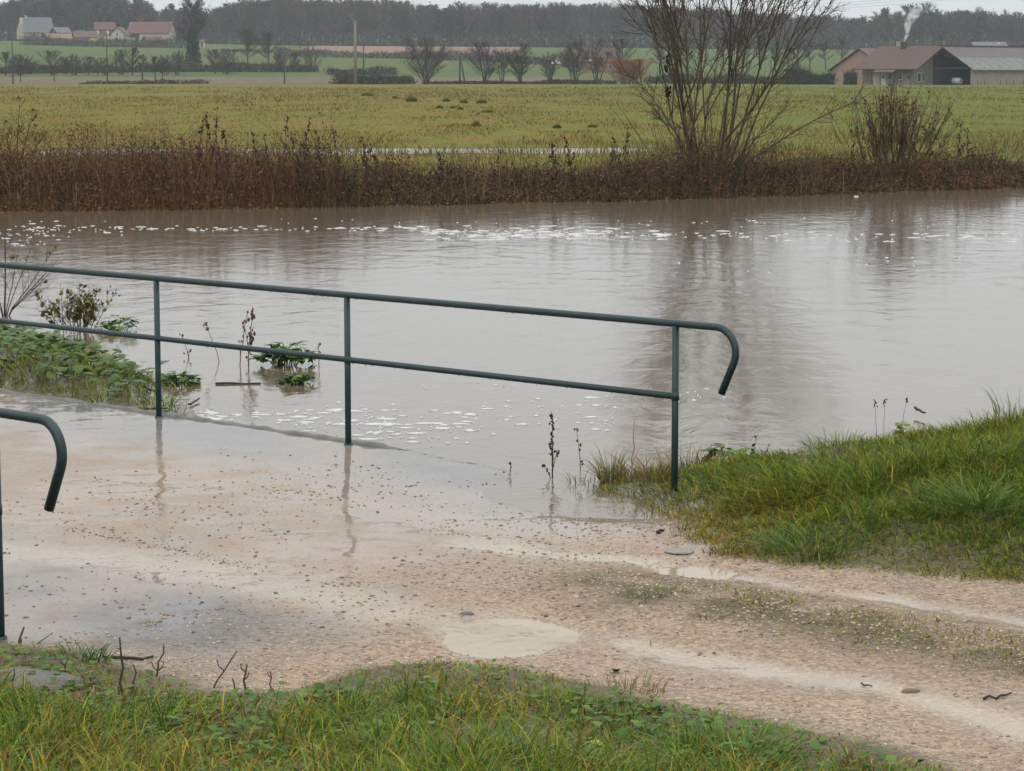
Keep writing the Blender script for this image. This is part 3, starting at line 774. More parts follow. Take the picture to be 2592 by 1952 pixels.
# foam on the river
def foam(name, label, spots, seed):
    rng = np.random.default_rng(seed); s = Soup()
    for (u0, u1, v0, v1, n, smin, smax, asp) in spots:
        for _ in range(int(n * 0.75)):
            t = rng.uniform(0, 1); u = rng.uniform(u0, u1)
            v = v0 + (v1 - v0) * np.clip(rng.normal(.5, .25), 0, 1)
            p = at(u, v, WATER_Z); sz = 0.62 * (smin + (smax - smin) * rng.uniform(0, 1) ** 3.5)
            k = 9; aa = np.linspace(0, 2 * math.pi, k, endpoint=False) + rng.uniform(0, 1)
            rr = sz * rng.uniform(.45, 1.1, k)
            st_ = rng.uniform(1.0, 2.2); asp_ = asp; asp = asp / st_; rr = rr * math.sqrt(st_)
            V = [(p.x, p.y, WATER_Z + 0.010)] + [(p.x + math.cos(q) * r_, p.y + math.sin(q) * r_ * asp, WATER_Z + 0.005) for q, r_ in zip(aa, rr)]
            V += [(p.x + math.cos(q) * r_ * 1.03, p.y + math.sin(q) * r_ * asp * 1.03, WATER_Z - 0.004) for q, r_ in zip(aa, rr)]
            asp = asp_
            T = [(0, i + 1, (i + 1) % k + 1) for i in range(k)]
            for i in range(k):
                a_, b_ = i + 1, (i + 1) % k + 1
                T += [(a_, a_ + k, b_ + k), (a_, b_ + k, b_)]
            s.add(V, T, (.8, .8, .8))
    tag(s.build(name, M_FOAM, None, False), label, 'foam', kind='stuff')
foam('drifting_foam', 'white foam flecks drifting in a line across the river', [
    (0, 150, 560, 622, 60, .02, .14, .9), (60, 330, 560, 600, 60, .02, .13, .9), (330, 900, 572, 586, 70, .02, .12, .8), (830, 1100, 572, 584, 40, .03, .16, .8),
    (1060, 1560, 572, 608, 260, .02, .19, .8), (1250, 1480, 585, 602, 70, .04, .22, .7), (1560, 1900, 585, 606, 60, .02, .15, 1.3), (1900, 2592, 588, 612, 90, .02, .13, 1.3), (700, 2500, 545, 575, 50, .015, .05, 1.3), (1700, 2592, 640, 690, 25, .015, .05, 1.3)], 5)
foam('slack_foam', 'white foam patches in the slack water beside the handrail', [
    (450, 700, 1035, 1075, 50, .012, .09, .8), (700, 1000, 1020, 1110, 130, .012, .11, .8), (900, 1200, 1040, 1130, 110, .012, .12, .8), (1150, 1560, 1005, 1100, 90, .01, .09, .8),
    (860, 1300, 955, 990, 16, .01, .05, .8), (1700, 1860, 985, 1020, 14, .01, .04, .9), (420, 560, 1040, 1066, 40, .02, .12, .9)], 6)

# ------------------------------------------------------------------ plants standing in and beside the water
def dry_stalk(base, h, lean, seed, label, name='dry_stalk', r=0.004, pods=14, pod_len=0.5, side=2, colr=(0.045, 0.028, 0.02), cat='plant', group=None, pod=0.009, tip=None):
    """dead upright stem with seed pods on its upper part and a few side stems"""
    rng = np.random.default_rng(seed)
    root = empty(name, base); tag(root, label, cat, group)
    st = Soup(); pd = Soup()
    def stem(p0, hh, ln, rr, np_):
        n = 7
        P = [np.array(p0) + np.array([ln[0] * (t ** 1.6), ln[1] * (t ** 1.6), hh * t]) + rng.normal(0, hh * .007, 3) * (t > 0) for t in np.linspace(0, 1, n)]
        st.tube(P, np.linspace(rr, rr * .45, n), 5, np.array(colr) * rng.uniform(.8, 1.4))
        for k in range(np_):
            t = 1 - pod_len * rng.uniform(0, 1) ** 1.2
            i = min(int(t * (n - 1)), n - 2); f = t * (n - 1) - i
            q = P[i] * (1 - f) + P[i + 1] * f + rng.normal(0, pod * .9, 3)
            sz = pod * rng.uniform(.5, 1.3)
            pd.add(q + OCT_V * sz * np.array([.75, .75, 1.5]), OCT_T, np.array(colr) * rng.uniform(.5, 1.3))
        return P
    P = stem((0, 0, -0.06), h + .06, lean, r, pods)
    for k in range(side):
        t = rng.uniform(.05, .5); q = P[int(t * 6)]
        stem(q, h * rng.uniform(.25, .5), (rng.uniform(-.12, .12) * h * 1.2, rng.uniform(-.1, .1) * h), r * .7, pods // 3)
    st.build('stem', M_BARK, root)
    if pods: pd.build('seed_pods', M_DRY, root)['kind'] = 'stuff'
    return root
def gz(u, v, it=3):
    p = at(u, v, 0.0)
    for _ in range(it):
        z = float(ground_z(p.x, p.y)[0]); p = at(u, v, max(z, WATER_Z))
    return p
def px_h(p, px): return px * p.y / FOCAL * 1.005
for (u, v, top, du, seed, lab, kw) in [
    (1400, 1210, 1040, -3, 1, 'tall dark seed stalk standing in the water left of the last handrail post', dict(pods=26, side=4, r=.005, pod_len=.45)),
    (1472, 1195, 1080, -14, 2, 'thin dark beaded stalk right of the tall stalk, leaning a little', dict(pods=13, side=0, r=.003, pod_len=.75)),
    (1600, 1185, 1058, 6, 3, 'bare reddish brown stalk in the grass close to the last handrail post', dict(pods=0, side=1, r=.0045, colr=(.16, .09, .05))),
    (628, 925, 775, 14, 4, 'tall brown drooping dock stalk in the flood water above the lower rail', dict(pods=20, side=2, r=.006, pod=.016, pod_len=.75, colr=(.10, .055, .035))),
    (606, 925, 784, 26, 5, 'slanting brown stalk beside the tall dock stalk in the flood water', dict(pods=10, side=1, r=.005, pod=.012, colr=(.14, .075, .05))),
    (556, 915, 815, -40, 6, 'bent dry stalk in the flood water with a drooping dark head', dict(pods=7, side=0, r=.004, pod=.016, pod_len=.15, colr=(.10, .06, .04))),
    (480, 905, 845, -22, 7, 'short dry stalk in the flood water just right of the first post', dict(pods=6, side=2, r=.004, pod=.014, pod_len=.3, colr=(.13, .08, .05))),
    (808, 930, 868, -3, 8, 'small dry stalk at the right end of the leafy water clump', dict(pods=6, side=0, r=.004, pod=.012, pod_len=.4)),
    (2219, 1105, 1013, -6, 9, 'left of the three plantain heads on thin stalks above the right bank', dict(pods=9, side=0, r=.002, pod=.007, pod_len=.14)),
    (2236, 1102, 1009, 4, 10, 'middle of the three plantain heads on thin stalks above the right bank', dict(pods=9, side=0, r=.002, pod=.007, pod_len=.14)),
    (2283, 1080, 1008, 12, 11, 'right of the three plantain heads on thin stalks above the right bank', dict(pods=9, side=0, r=.002, pod=.007, pod_len=.14)),
    (1905, 1170, 1100, 10, 12, 'short dark seed stalk at the left end of the right bank', dict(pods=9, side=1, r=.003, pod=.009, pod_len=.8)),
    (1930, 1165, 1122, 18, 13, 'tiny leaning stalk next to the short dark one on the right bank', dict(pods=4, side=0, r=.003, pod=.007)),
    (1290, 1195, 1172, 4, 14, 'small cluster of cut dark stems at the water edge of the deck', dict(pods=2, side=3, r=.005)),
    ]:
    p = gz(u, v)
    h = px_h(p, v - top)
    dry_stalk((p.x, p.y, p.z), h, (du * p.y / FOCAL, 0.01), seed, lab, **kw)

# twig stubs of the cut hedge in the foreground
def twig(base, h, lean, seed, label, r, forks=0, name='twig', group='cut twigs in the near grass'):
    rng = np.random.default_rng(seed); s = Soup()
    n = 6
    P = [np.array([lean[0] * t + rng.normal(0, .004) * (t > 0), lean[1] * t, -0.05 + (h + .05) * t]) for t in np.linspace(0, 1, n)]
    c = np.array([0.05, 0.036, 0.025]) * rng.uniform(.8, 1.3)
    s.tube(P, np.linspace(r, r * .6, n), 6, c)
    for k in range(forks):
        q = P[rng.integers(2, 5)]; a = rng.choice([-1, 1])
        s.tube([q, q + np.array([a * h * .15, 0, h * .12]), q + np.array([a * h * .2, 0, h * .32])], [r * .6, r * .5, r * .35], 5, c)
    o = s.build(name, M_BARK); o.location = base
    tag(o, label, 'twig', group)
for (u, v, u1, v1, r, f, seed, lab) in [
    (309, 1772, 306, 1610, .0062, 0, 21, 'straight upright cut twig, tallest in the near grass'),
    (337, 1755, 341, 1682, .005, 0, 22, 'short upright twig just right of the tallest one'),
    (386, 1712, 420, 1632, .005, 2, 23, 'slanting twig with side spurs at the edge of the deck'),
    (520, 1742, 602, 1647, .0045, 1, 24, 'long thin twig arching right over the wet deck'),
    (622, 1752, 622, 1682, .006, 2, 25, 'forked dark stub at the edge of the near grass'),
    (590, 1756, 588, 1718, .005, 0, 26, 'short stub just left of the forked one'),
    (686, 1750, 684, 1700, .004, 1, 27, 'thin stub with a small head right of the forked one'),
    (40, 1630, 58, 1588, .007, 1, 28, 'dark twig at the foot of the left handrail post'),
    (48, 1632, 135, 1603, .003, 0, 29, 'thin twig lying out to the right from the left post foot'),
    (163, 1725, 165, 1668, .004, 1, 30, 'thin twig above the concrete slab at the left'),
    (30, 1745, 34, 1694, .004, 0, 31, 'thin reddish twig in front of the concrete slab'),
    ]:
    p = gz(u, v)
    twig((p.x, p.y, p.z), px_h(p, v - v1), ((u1 - u) * p.y / FOCAL, 0.02), seed, lab, r, f)
def stick(u0, v0, u1, v1, r, label, seed, lift=0.008, c=(.045, .032, .022)):
    p, q = gz(u0, v0), gz(u1, v1); rng = np.random.default_rng(seed)
    P = [np.array(p.lerp(q, t) - p) + np.array([0, rng.normal(0, .012) * (0 < t < 1), lift + rng.normal(0, .003)]) for t in np.linspace(0, 1, 6)]
    s = Soup(); s.tube(P, np.linspace(r, r * .6, 6), 6, c)
    o = s.build('stick', M_BARK); o.location = p; tag(o, label, 'stick', 'sticks lying about')
stick(262, 1670, 388, 1668, .009, 'dark stick lying across the edge of the near grass', 41)
stick(2490, 1772, 2560, 1760, .006, 'curved dark twig lying on the track at the right edge', 42)
stick(2180, 1735, 2208, 1742, .004, 'small twig lying on the track beside the lower runnel', 43)
stick(545, 973, 660, 972, .010, 'thin stick floating level between the leafy water clumps', 44, 0.006)
stick(362, 1040, 425, 1036, .010, 'dark driftwood twig lodged behind the first post', 45, 0.01)
stick(365, 988, 400, 1004, .012, 'short broken driftwood branch left of the first post', 46, 0.03)
stick(478, 1030, 505, 1015, .010, 'little forked driftwood twig right of the first post', 47, 0.02)
stick(2316, 1050, 2342, 1062, .011, 'dark twig poking out of the river behind the right bank', 49, 0.05)
stick(1665, 1352, 1680, 1348, .012, 'dark bit of bark lying by the right bank on the wet track', 50, 0.012)

# pebbles and a flat grey patch on the track, concrete slab at the left
def stone(u, v, sz, label, c, name='stone'):
    p = gz(u, v); rng = np.random.default_rng(int(u)); s = Soup()
    V = []; n = 9; rings = [(0.0, 1.0), (0.25, 1.02), (0.5, .82), (.62, .4)]
    for zf, rf in rings:
        for i in range(n):
            a = 6.283 * i / n; r = sz[0] * rf * (1 + .18 * math.sin(a * 2 + 1) + rng.uniform(-.08, .08))
            V.append((math.cos(a) * r, math.sin(a) * r * sz[1] / sz[0], (zf - .12) * sz[2]))
    T = []
    for k in range(3):
        for i in range(n):
            a, b = k * n + i, k * n + (i + 1) % n
            T += [(a, b, b + n), (a, b + n, a + n)]
    V.append((0, 0, .55 * sz[2])); T += [(3 * n + i, 3 * n + (i + 1) % n, 4 * n) for i in range(n)]
    s.add(V, T, c); o = s.build(name, M_STONE, None, True); o.location = (p.x, p.y, p.z); tag(o, label, 'stone')
stone(1720, 1395, (.07, .09, .018), 'pale flat patch at the edge of the small puddle', (.19, .165, .135))  # flat greyish patch, built as a very low mound
stone(2305, 1752, (.035, .02, .03), 'brown pebble lying in the lower runnel of the track', (.13, .085, .05))
stone(1180, 1556, (.03, .02, .03), 'grey pebble at the upper edge of the wide puddle', (.11, .10, .09))
def slab():
    p = gz(20, 1735); s = Soup()
    V = [(-.55, -.12, 0), (.18, -.14, 0), (.30, -.02, 0), (.20, .10, 0), (.02, .17, 0), (-.55, .19, 0)]
    n = len(V); V3 = [(x, y, -.1) for x, y, _ in V] + [(x * .99, y * .98, .035) for x, y, _ in V]
    T = [(n, n + i, n + i + 1) for i in range(1, n - 1)]
    for i in range(n): T += [(i, (i + 1) % n, n + (i + 1) % n), (i, n + (i + 1) % n, n + i)]
    s.add(V3, T, (.2, .18, .16)); o = s.build('concrete_slab', M_CONC); o.location = (p.x, p.y, p.z - .005)
    tag(o, 'grey concrete slab half sunk in the grass at the left edge', 'slab')
slab()

# leafy clumps
def leaf_clump(u, v, wpx, hpx, n, smin, smax, label, seed, pal=LEAFG, w=(3, 3, 3, 1), name='leafy_plant', rise=1.0):
    p = gz(u, v); rng = np.random.default_rng(seed)
    root = empty(name, p); tag(root, label, 'plant')
    s = Soup(); st = Soup(); W = px_h(p, wpx) / 2; H = px_h(p, hpx)
    cc = pick(rng, n, pal, w)
    for i in range(n):
        a = rng.uniform(0, 6.28); rr = math.sqrt(rng.uniform(0, 1)) * .85
        x, y = W * rr * math.cos(a), W * .8 * rr * math.sin(a)
        z = H * (1 - rr ** 2) * rng.uniform(.35, 1.0)
        az = math.atan2(y, x) - math.pi / 2 + rng.normal(0, .6)
        place_leaf(s, (x, y, z), az, rng.uniform(-.25, .75), rng.uniform(smin, smax), cc[i], rng, .45, 1.15)
        if i % 3 == 0: st.tube([(x * .3, y * .3, -.05), (x * .7, y * .7, z * .7), (x, y, z)], .0035, 4, (.09, .10, .03))
    s.build('leaf_mass', M_LEAF, root, True)['kind'] = 'stuff'; st.build('leaf_stalks', M_LEAF, root)['kind'] = 'stuff'
leaf_clump(722, 925, 160, 62, 130, .05, .10, 'large clump of round green leaves standing in the flood water', 61)
leaf_clump(752, 972, 105, 30, 60, .04, .075, 'low clump of round leaves in the water below the large clump', 62)
leaf_clump(450, 972, 110, 34, 70, .045, .08, 'clump of green leaves at the water edge right of the first post', 63)
leaf_clump(300, 838, 110, 40, 50, .05, .09, 'green leaves at the tip of the bank above the lower rail', 64)
leaf_clump(1836, 1172, 95, 52, 34, .05, .09, 'dark ragged leafy weed at the left end of the right bank', 65)
leaf_clump(1560, 1700, 10, 5, 3, .03, .04, 'small leaf tuft at the stony border of the near grass', 66)
leaf_clump(2290, 1100, 60, 34, 14, .04, .07, 'yellowish leafy weed on top of the right bank under the plantain heads', 67, [(0.15, 0.15, .04), (.1, .14, .03)], (2, 2))
leaf_clump(830, 1770, 120, 30, 30, .04, .075, 'dark green dandelion rosette in the near grass', 68)
leaf_clump(772, 1905, 30, 50, 2, .09, .10, 'pale upright dock leaf in the near grass', 69, [(.16, .22, .10)], (1,))
leaf_clump(1540, 1900, 70, 20, 3, .05, .08, 'yellowing leaf lying in the near grass', 70, [(.30, .30, .04)], (1,))

# tussocks of long grass
def tussock(u, v, n_, h, spread, label, seed, pal, w, bias=(0, 0), wd=.006, name='grass_tussock', base_r=.05):
    p = gz(u, v); rng = np.random.default_rng(seed); n = int(n_ * 1.8)
    a = rng.uniform(0, 6.28, n); r = base_r * 1.25 * np.sqrt(rng.uniform(0, 1, n))
    b = np.stack([np.cos(a) * r, np.sin(a) * r, 0 * r - .01], 1)
    n0 = n; hh = h * rng.uniform(.35, 1.0, n) ** 1.2; ln = spread * rng.uniform(.2, 1.6, n)
    a2 = a + rng.normal(0, .5, n)
    lean = np.stack([np.cos(a2), np.sin(a2)], 1) * ln[:, None] + np.array(bias)[None] * hh[:, None]
    c = pick(rng, n, pal, w)
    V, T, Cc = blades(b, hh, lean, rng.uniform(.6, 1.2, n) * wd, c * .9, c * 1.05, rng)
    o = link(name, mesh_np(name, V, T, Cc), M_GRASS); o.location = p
    tag(o, label, 'grass tuft', 'tussocks of long grass')
YEL = [(.26, .19, .07), (.17, .16, .04), (.12, .15, .03), (.16, .09, .05)]
GRN = [(.085, .15, .020), (.065, .125, .022), (.12, .175, .024)]
tussock(1545, 1222, 70, .24, .14, 'yellow green grass tussock at the water edge left of the last post', 71, YEL, (2, 2, 2, 1))
tussock(1600, 1212, 80, .16, .16, 'dry brown grass tuft between the tussock and the last post', 72, YEL, (3, 1, .6, 3), base_r=.12)
tussock(1660, 1210, 90, .15, .13, 'brown dead grass right at the foot of the last post', 73, YEL, (2, 1, .6, 3), base_r=.10)
tussock(1750, 1185, 110, .17, .14, 'reddish dry grass just right of the last post', 74, YEL, (2, 1.2, .8, 3), base_r=.16)
tussock(1480, 1222, 26, .10, .09, 'thin dead blades with brown leaves at the tip of the bank', 75, YEL, (3, .5, .2, 3), base_r=.10)
tussock(2050, 1395, 150, .13, .22, 'long blue green grass swept left at the foot of the right bank', 76, GRN, (1, 3, 1), (-.6, -.3), .007, base_r=.18)
tussock(2470, 1280, 130, .17, .22, 'big arching grass tussock near the right edge of the bank', 77, GRN, (1, 3, 1), (-.1, -.2), .008, base_r=.15)
tussock(2560, 1045, 12, .24, .12, 'tall grass blades sticking up at the right end of the bank', 78, GRN, (2, 2, 1), (-.2, 0), .007, base_r=.12)
tussock(2120, 1130, 120, .12, .18, 'dense overhanging tussock on the water side of the right bank', 79, GRN + YEL, (2, 2, 2, 1, 1, .5, .3), (-.2, -.2), .006, base_r=.18)
tussock(1850, 1925, 200, .11, .18, 'bluish arching tussock in the near grass right of the middle', 80, GRN, (1, 3, 1), (.1, -.1), .007, base_r=.18)
tussock(1590, 1752, 60, .09, .05, 'sparse upright grass tuft at the stony border of the track', 81, YEL, (2, 2, 1, 1), (0, 0), .004, base_r=.12)
tussock(1640, 1503, 40, .05, .06, 'small green tuft on the track between the ruts', 82, GRN + YEL, (1, 1, 1, 1, 1, 1, .5), (0, 0), .004, base_r=.07)
tussock(1800, 1555, 50, .04, .06, 'low brown tuft on the stony strip of the track', 83, YEL, (1, 2, 1, 2), (0, 0), .004, base_r=.08)
tussock(380, 1580, 24, .035, .05, 'tiny grass tuft growing through the wet deck', 84, YEL, (1, 1, 2, 1), (0, 0), .004, base_r=.03)
tussock(205, 1668, 90, .08, .08, 'dark green tuft at the edge of the grass by the deck', 85, [(.05, .09, .02), (.07, .11, .03)], (1, 1), (0, 0), .005, base_r=.10)

# ------------------------------------------------------------------ woody plants
def stemmed(name, label, cat, base, stems, seed, stem_c, twig_c, twigs=16, twig_len=(.4, 1.2), leaves=0, leaf_c=None, leaf_s=.04, r_tip=.006, twig_r=.006, curl=.25, group=None, from_t=.35, sub=2, tw_ang=.65):
    """many stems from one stool; stems = list of (dx0, dy0, dx1, dy1, height, radius)"""
    rng = np.random.default_rng(seed)
    root = empty(name, base); tag(root, label, cat, group)
    tr = Soup(); cr = Soup(); lf = []
    for (x0, y0, x1, y1, h, r) in stems:
        n = 10; t = np.linspace(0, 1, n)
        bow = (rng.normal(0, .06), rng.normal(0, .06))
        P = np.stack([x0 + (x1 - x0) * (t * (1 - curl) + curl * np.sqrt(t)) + bow[0] * np.sin(t * math.pi) * h * .3 + np.cumsum(rng.normal(0, .012 * h * .2, n)),
                      y0 + (y1 - y0) * t + bow[1] * np.sin(t * math.pi) * h * .3, h * t - .1 * (t == 0)], 1)
        c0 = np.array(stem_c) * rng.uniform(.75, 1.3)
        tr.tube(P, np.linspace(r, r_tip, n), 5, c0)
        dirn = P[-1] - P[0]; dirn /= np.linalg.norm(dirn)
        for k in range(twigs):
            tt = from_t + (1 - from_t) * rng.uniform(0, .97); i = min(int(tt * (n - 1)), n - 2); f = tt * (n - 1) - i
            q = P[i] * (1 - f) + P[i + 1] * f
            side = rng.normal(size=3); side -= dirn * (side @ dirn); side /= np.linalg.norm(side)
            d = dirn * (1 - tw_ang * .4) + side * tw_ang; d[2] += .15; d /= np.linalg.norm(d)
            ln = rng.uniform(*twig_len) * (1.15 - .6 * tt)
            up = np.array([0, 0, .2 * ln])
            W = [q, q + d * ln * .5, q + d * ln + up]
            cc = np.array(twig_c) * rng.uniform(.7, 1.35)
            cr.tube(W, [twig_r, twig_r * .75, twig_r * .4], 3, cc, False)
            for m in range(sub):
                g = rng.uniform(.3, .9); q2 = W[0] + (W[2] - W[0]) * g; d2 = d + rng.normal(0, .5, 3); d2 /= np.linalg.norm(d2)
                cr.tube([q2, q2 + d2 * ln * .22, q2 + d2 * ln * .42 + up * .3], [twig_r * .6, twig_r * .5, twig_r * .3], 3, cc, False)
            if leaves and rng.uniform() < leaves:
                for m in range(rng.integers(1, 4)): lf.append(W[0] + (W[2] - W[0]) * rng.uniform(.2, 1) + rng.normal(0, .02, 3))
    tr.build('trunk', M_BARK, root)
    c_obj = cr.build('crown', M_BARK, root)
    if lf:
        lf = np.array(lf); s = Soup(); s.add(*leaf_quads(lf, rng.uniform(.6, 1.3, len(lf)) * leaf_s, rng, pick(rng, len(lf), leaf_c, [1] * len(leaf_c))))
        s.build('dry_leaves', M_DRY, root)['kind'] = 'stuff'
    return root
def meadow_at(u, Y): 
    x = (u - 1296) / FOCAL * (Y * CP + 2.2 * SP)
    return Vector((x, Y, float(meadow_z(np.array([x]), np.array([Y]))[0])))

# the big bare willow on the far bank
WY = 51.0
wb = meadow_at(1795, WY)
k = WY / FOCAL
def willow():
    rng = np.random.default_rng(104)
    root = empty('willow', wb); tag(root, 'tall bare many-stemmed willow on the far river bank', 'tree')
    tr = Soup(); cr = Soup()
    barkc = np.array([.068, .053, .034]); twc = np.array([.070, .048, .032])
    def path(p, d, ln, n, up, wob):
        P = [np.array(p, float)]; d = np.array(d, float) / np.linalg.norm(d); st = ln / (n - 1)
        for _ in range(n - 1):
            d = d + rng.normal(0, wob, 3) + np.array([0, 0, up]); d /= np.linalg.norm(d); P.append(P[-1] + d * st)
        return np.array(P), d
    def twigs(P, r, cnt, lmin, lmax, t0):
        n = len(P)
        for _ in range(cnt):
            t = t0 + (1 - t0) * rng.uniform(0, 1); i = min(int(t * (n - 1)), n - 2); f = t * (n - 1) - i; q = P[i] * (1 - f) + P[i + 1] * f
            d0 = P[i + 1] - P[i]; d0 /= np.linalg.norm(d0); sd = rng.normal(size=3); sd -= d0 * (sd @ d0); sd /= np.linalg.norm(sd)
            ln = rng.uniform(lmin, lmax); W, e = path(q, d0 * .8 + sd * rng.uniform(.35, .8), ln, 5, .05, .12)
            c = twc * rng.uniform(.65, 1.3); cr.tube(W, np.linspace(.0075, .0035, 5), 3, c, False)
            for _ in range(rng.integers(1, 4)):
                g = rng.integers(1, 4); d2 = e + rng.normal(0, .5, 3); W2, _e = path(W[g], d2, ln * rng.uniform(.25, .55), 3, .05, .1)
                cr.tube(W2, [.005, .004, .003], 3, c, False)
    main = [(1612, .036), (1655, .04), (1678, .034), (1712, .045), (1745, .036), (1772, .052), (1805, .036), (1832, .05), (1862, .032), (1888, .055), (1915, .036), (1950, .042), (2010, .036)]
    for ut, r in main:
        b0 = 1795 + (ut - 1815) * .22 + rng.normal(0, 10); x0 = (b0 - 1795) * k; tgt = np.array([(ut - b0) * k * 1.0, rng.normal(0, .8), 3.9])
        d = tgt / np.linalg.norm(tgt) + np.array([np.sign(ut - 1810) * .05, 0, -.02])
        ln = rng.uniform(5.0, 6.6); P, e = path((x0, rng.normal(0, .22), -.1), d, ln, 15, .012, .035)
        r *= .62; tr.tube(P, np.linspace(r, .012, 15) , 6, barkc * rng.uniform(.75, 1.25))
        twigs(P, r, 20, .35, 1.1, .3)
        for m in range(rng.integers(2, 4)):
            t = rng.uniform(.18, .62); i = int(t * 14); d0 = P[i + 1] - P[i]; d0 /= np.linalg.norm(d0)
            sd = np.array([rng.normal(0, .5) + np.sign(ut - 1810) * .12, rng.normal(0, .45), .05]); Q, e2 = path(P[i], d0 + sd, ln * (1 - t) * rng.uniform(.7, 1.0), 11, .04, .05)
            tr.tube(Q, np.linspace(r * (1 - t) * .75 + .006, .008, 11), 5, barkc * rng.uniform(.75, 1.25)); twigs(Q, r, 15, .3, 1.0, .15)
    # low side branches and the thicket of suckers round the stool
    for ut, z1, r in [(2125, 2.1, .024), (1985, 1.5, .016), (1600, 2.3, .018), (1640, 1.6, .014), (1960, 2.6, .018), (1690, 2.4, .016)]:
        dx = (ut - 1795) * k; P, e = path((dx * .1, rng.normal(0, .2), .1), (dx, rng.normal(0, .5), z1), math.hypot(dx, z1) * 1.05, 11, .02, .06)
        tr.tube(P, np.linspace(r, .006, 11), 5, barkc * rng.uniform(.8, 1.2)); twigs(P, r, 22, .25, .8, .2)
    for _ in range(110):
        x = rng.normal(0, .75); P, e = path((x * .6, rng.normal(0, .35), 0), (x * .5 + rng.normal(0, .35), rng.normal(0, .4), 1.4), rng.uniform(.8, 2.4), 6, .02, .07)
        cr.tube(P, np.linspace(.009, .003, 6), 3, np.array([.085, .068, .035]) * rng.uniform(.6, 1.3), False)
    tr.build('trunk', M_BARK, root, True); cr.build('crown', M_BARK, root)
willow()
# flood debris hanging in the willow
def debris(u, v, hpx, wpx, label, seed):
    p = atY(u, v, WY - .2); rng = np.random.default_rng(seed); s = Soup(); H = hpx * k
    for i in range(16):
        t = rng.uniform(0, 1); q = np.array([rng.normal(0, wpx * k * .35), rng.normal(0, .04), -H * t])
        place_leaf(s, q, rng.uniform(0, 6.28), rng.uniform(-1.5, -.3), rng.uniform(.04, .08), np.array([.022, .014, .012]) * rng.uniform(.6, 1.5), rng, .4, 1.8)
    o = s.build('hanging_debris', M_DRY); o.location = p; tag(o, label, 'debris', 'flood debris caught in the willow')
debris(1688, 130, 40, 9, 'dark clump of debris caught high on the left side of the willow', 5)
debris(1692, 215, 22, 7, 'smaller dark clump of debris hanging below the high one in the willow', 6)

# shrub to the right of it
sb = meadow_at(2255, 54.0); k2 = 54.0 / FOCAL; rng = np.random.default_rng(110); st = []
for i in range(85):
    ut = rng.normal(2262, 70); b0 = 2255 + (ut - 2255) * .45 + rng.normal(0, 14); hh = rng.uniform(1.2, 2.25) * (1.05 - .3 * abs(ut - 2262) / 150)
    st.append(((b0 - 2255) * k2, rng.normal(0, .3), (ut - 2255) * k2 * 1.1, rng.normal(0, .5), hh, rng.uniform(.006, .012)))
stemmed('bare_shrub', 'upright bare shrub on the far bank right of the willow', 'shrub', sb, st, 111, (.065, .045, .03), (.07, .045, .03), 9, (.2, .55), .35, [(.10, .06, .03), (.06, .04, .025), (.13, .08, .03)], .05, .004, .0045, .1, None, .25, 1, .4)
# little leaning shrub at the left end of the far bank
lb = meadow_at(45, 46.8); k3 = 46.8 / FOCAL; rng = np.random.default_rng(120)
st = [(0, 0, .28, .1, 1.05, .018), (0, 0, -.3, .1, .8, .014), (.05, 0, .55, .2, .75, .012), (0, 0, .1, -.1, 1.2, .013), (-.1, 0, -.55, .1, .95, .012)]
stemmed('bare_shrub', 'small dark bare shrub at the left end of the far bank', 'shrub', lb + Vector((0, 0, .45)), st, 121, (.04, .03, .022), (.05, .035, .025), 12, (.2, .5), .3, [(.08, .045, .02)], .05, .004, .005)
# sapling at the left edge, in front of the river
p = gz(12, 800); k4 = p.y / FOCAL
st = [(0, 0, .02, 0, .99, .012)] + [(0, 0, (u - 12) * k4, .1 * random.uniform(-1, 1), (800 - v) * k4, .006) for u, v in ((95, 600), (150, 620), (165, 640), (-60, 640), (130, 690), (60, 585), (-30, 600))]
stemmed('sapling', 'thin bare sapling at the left edge behind the handrail', 'tree', (p.x, p.y, p.z), st, 131, (.04, .028, .022), (.07, .05, .04), 12, (.12, .35), .12, [(.22, .17, .03), (.12, .07, .03)], .035, .002, .0022, .1, None, .2, 2)
# yellow-leaved shrub on the bank tip
p = gz(195, 835); k4 = p.y / FOCAL; rng = np.random.default_rng(140); st = []
for i in range(26):
    ut = rng.normal(195, 48); st.append(((ut - 195) * k4 * .5, rng.normal(0, .1), (ut - 195) * k4 * 1.15, rng.normal(0, .15), rng.uniform(.15, .36) if i > 8 else rng.uniform(.3, .5), .004))
stemmed('yellow_leaved_shrub', 'low shrub with yellowing leaves at the tip of the left bank', 'shrub', (p.x, p.y, p.z), st, 141, (.05, .035, .025), (.06, .045, .03), 11, (.06, .16), .8, [(.22, .19, .04), (.14, .14, .04), (.08, .09, .025), (.06, .045, .02)], .034, .002, .002, .1, None, .15, 1)

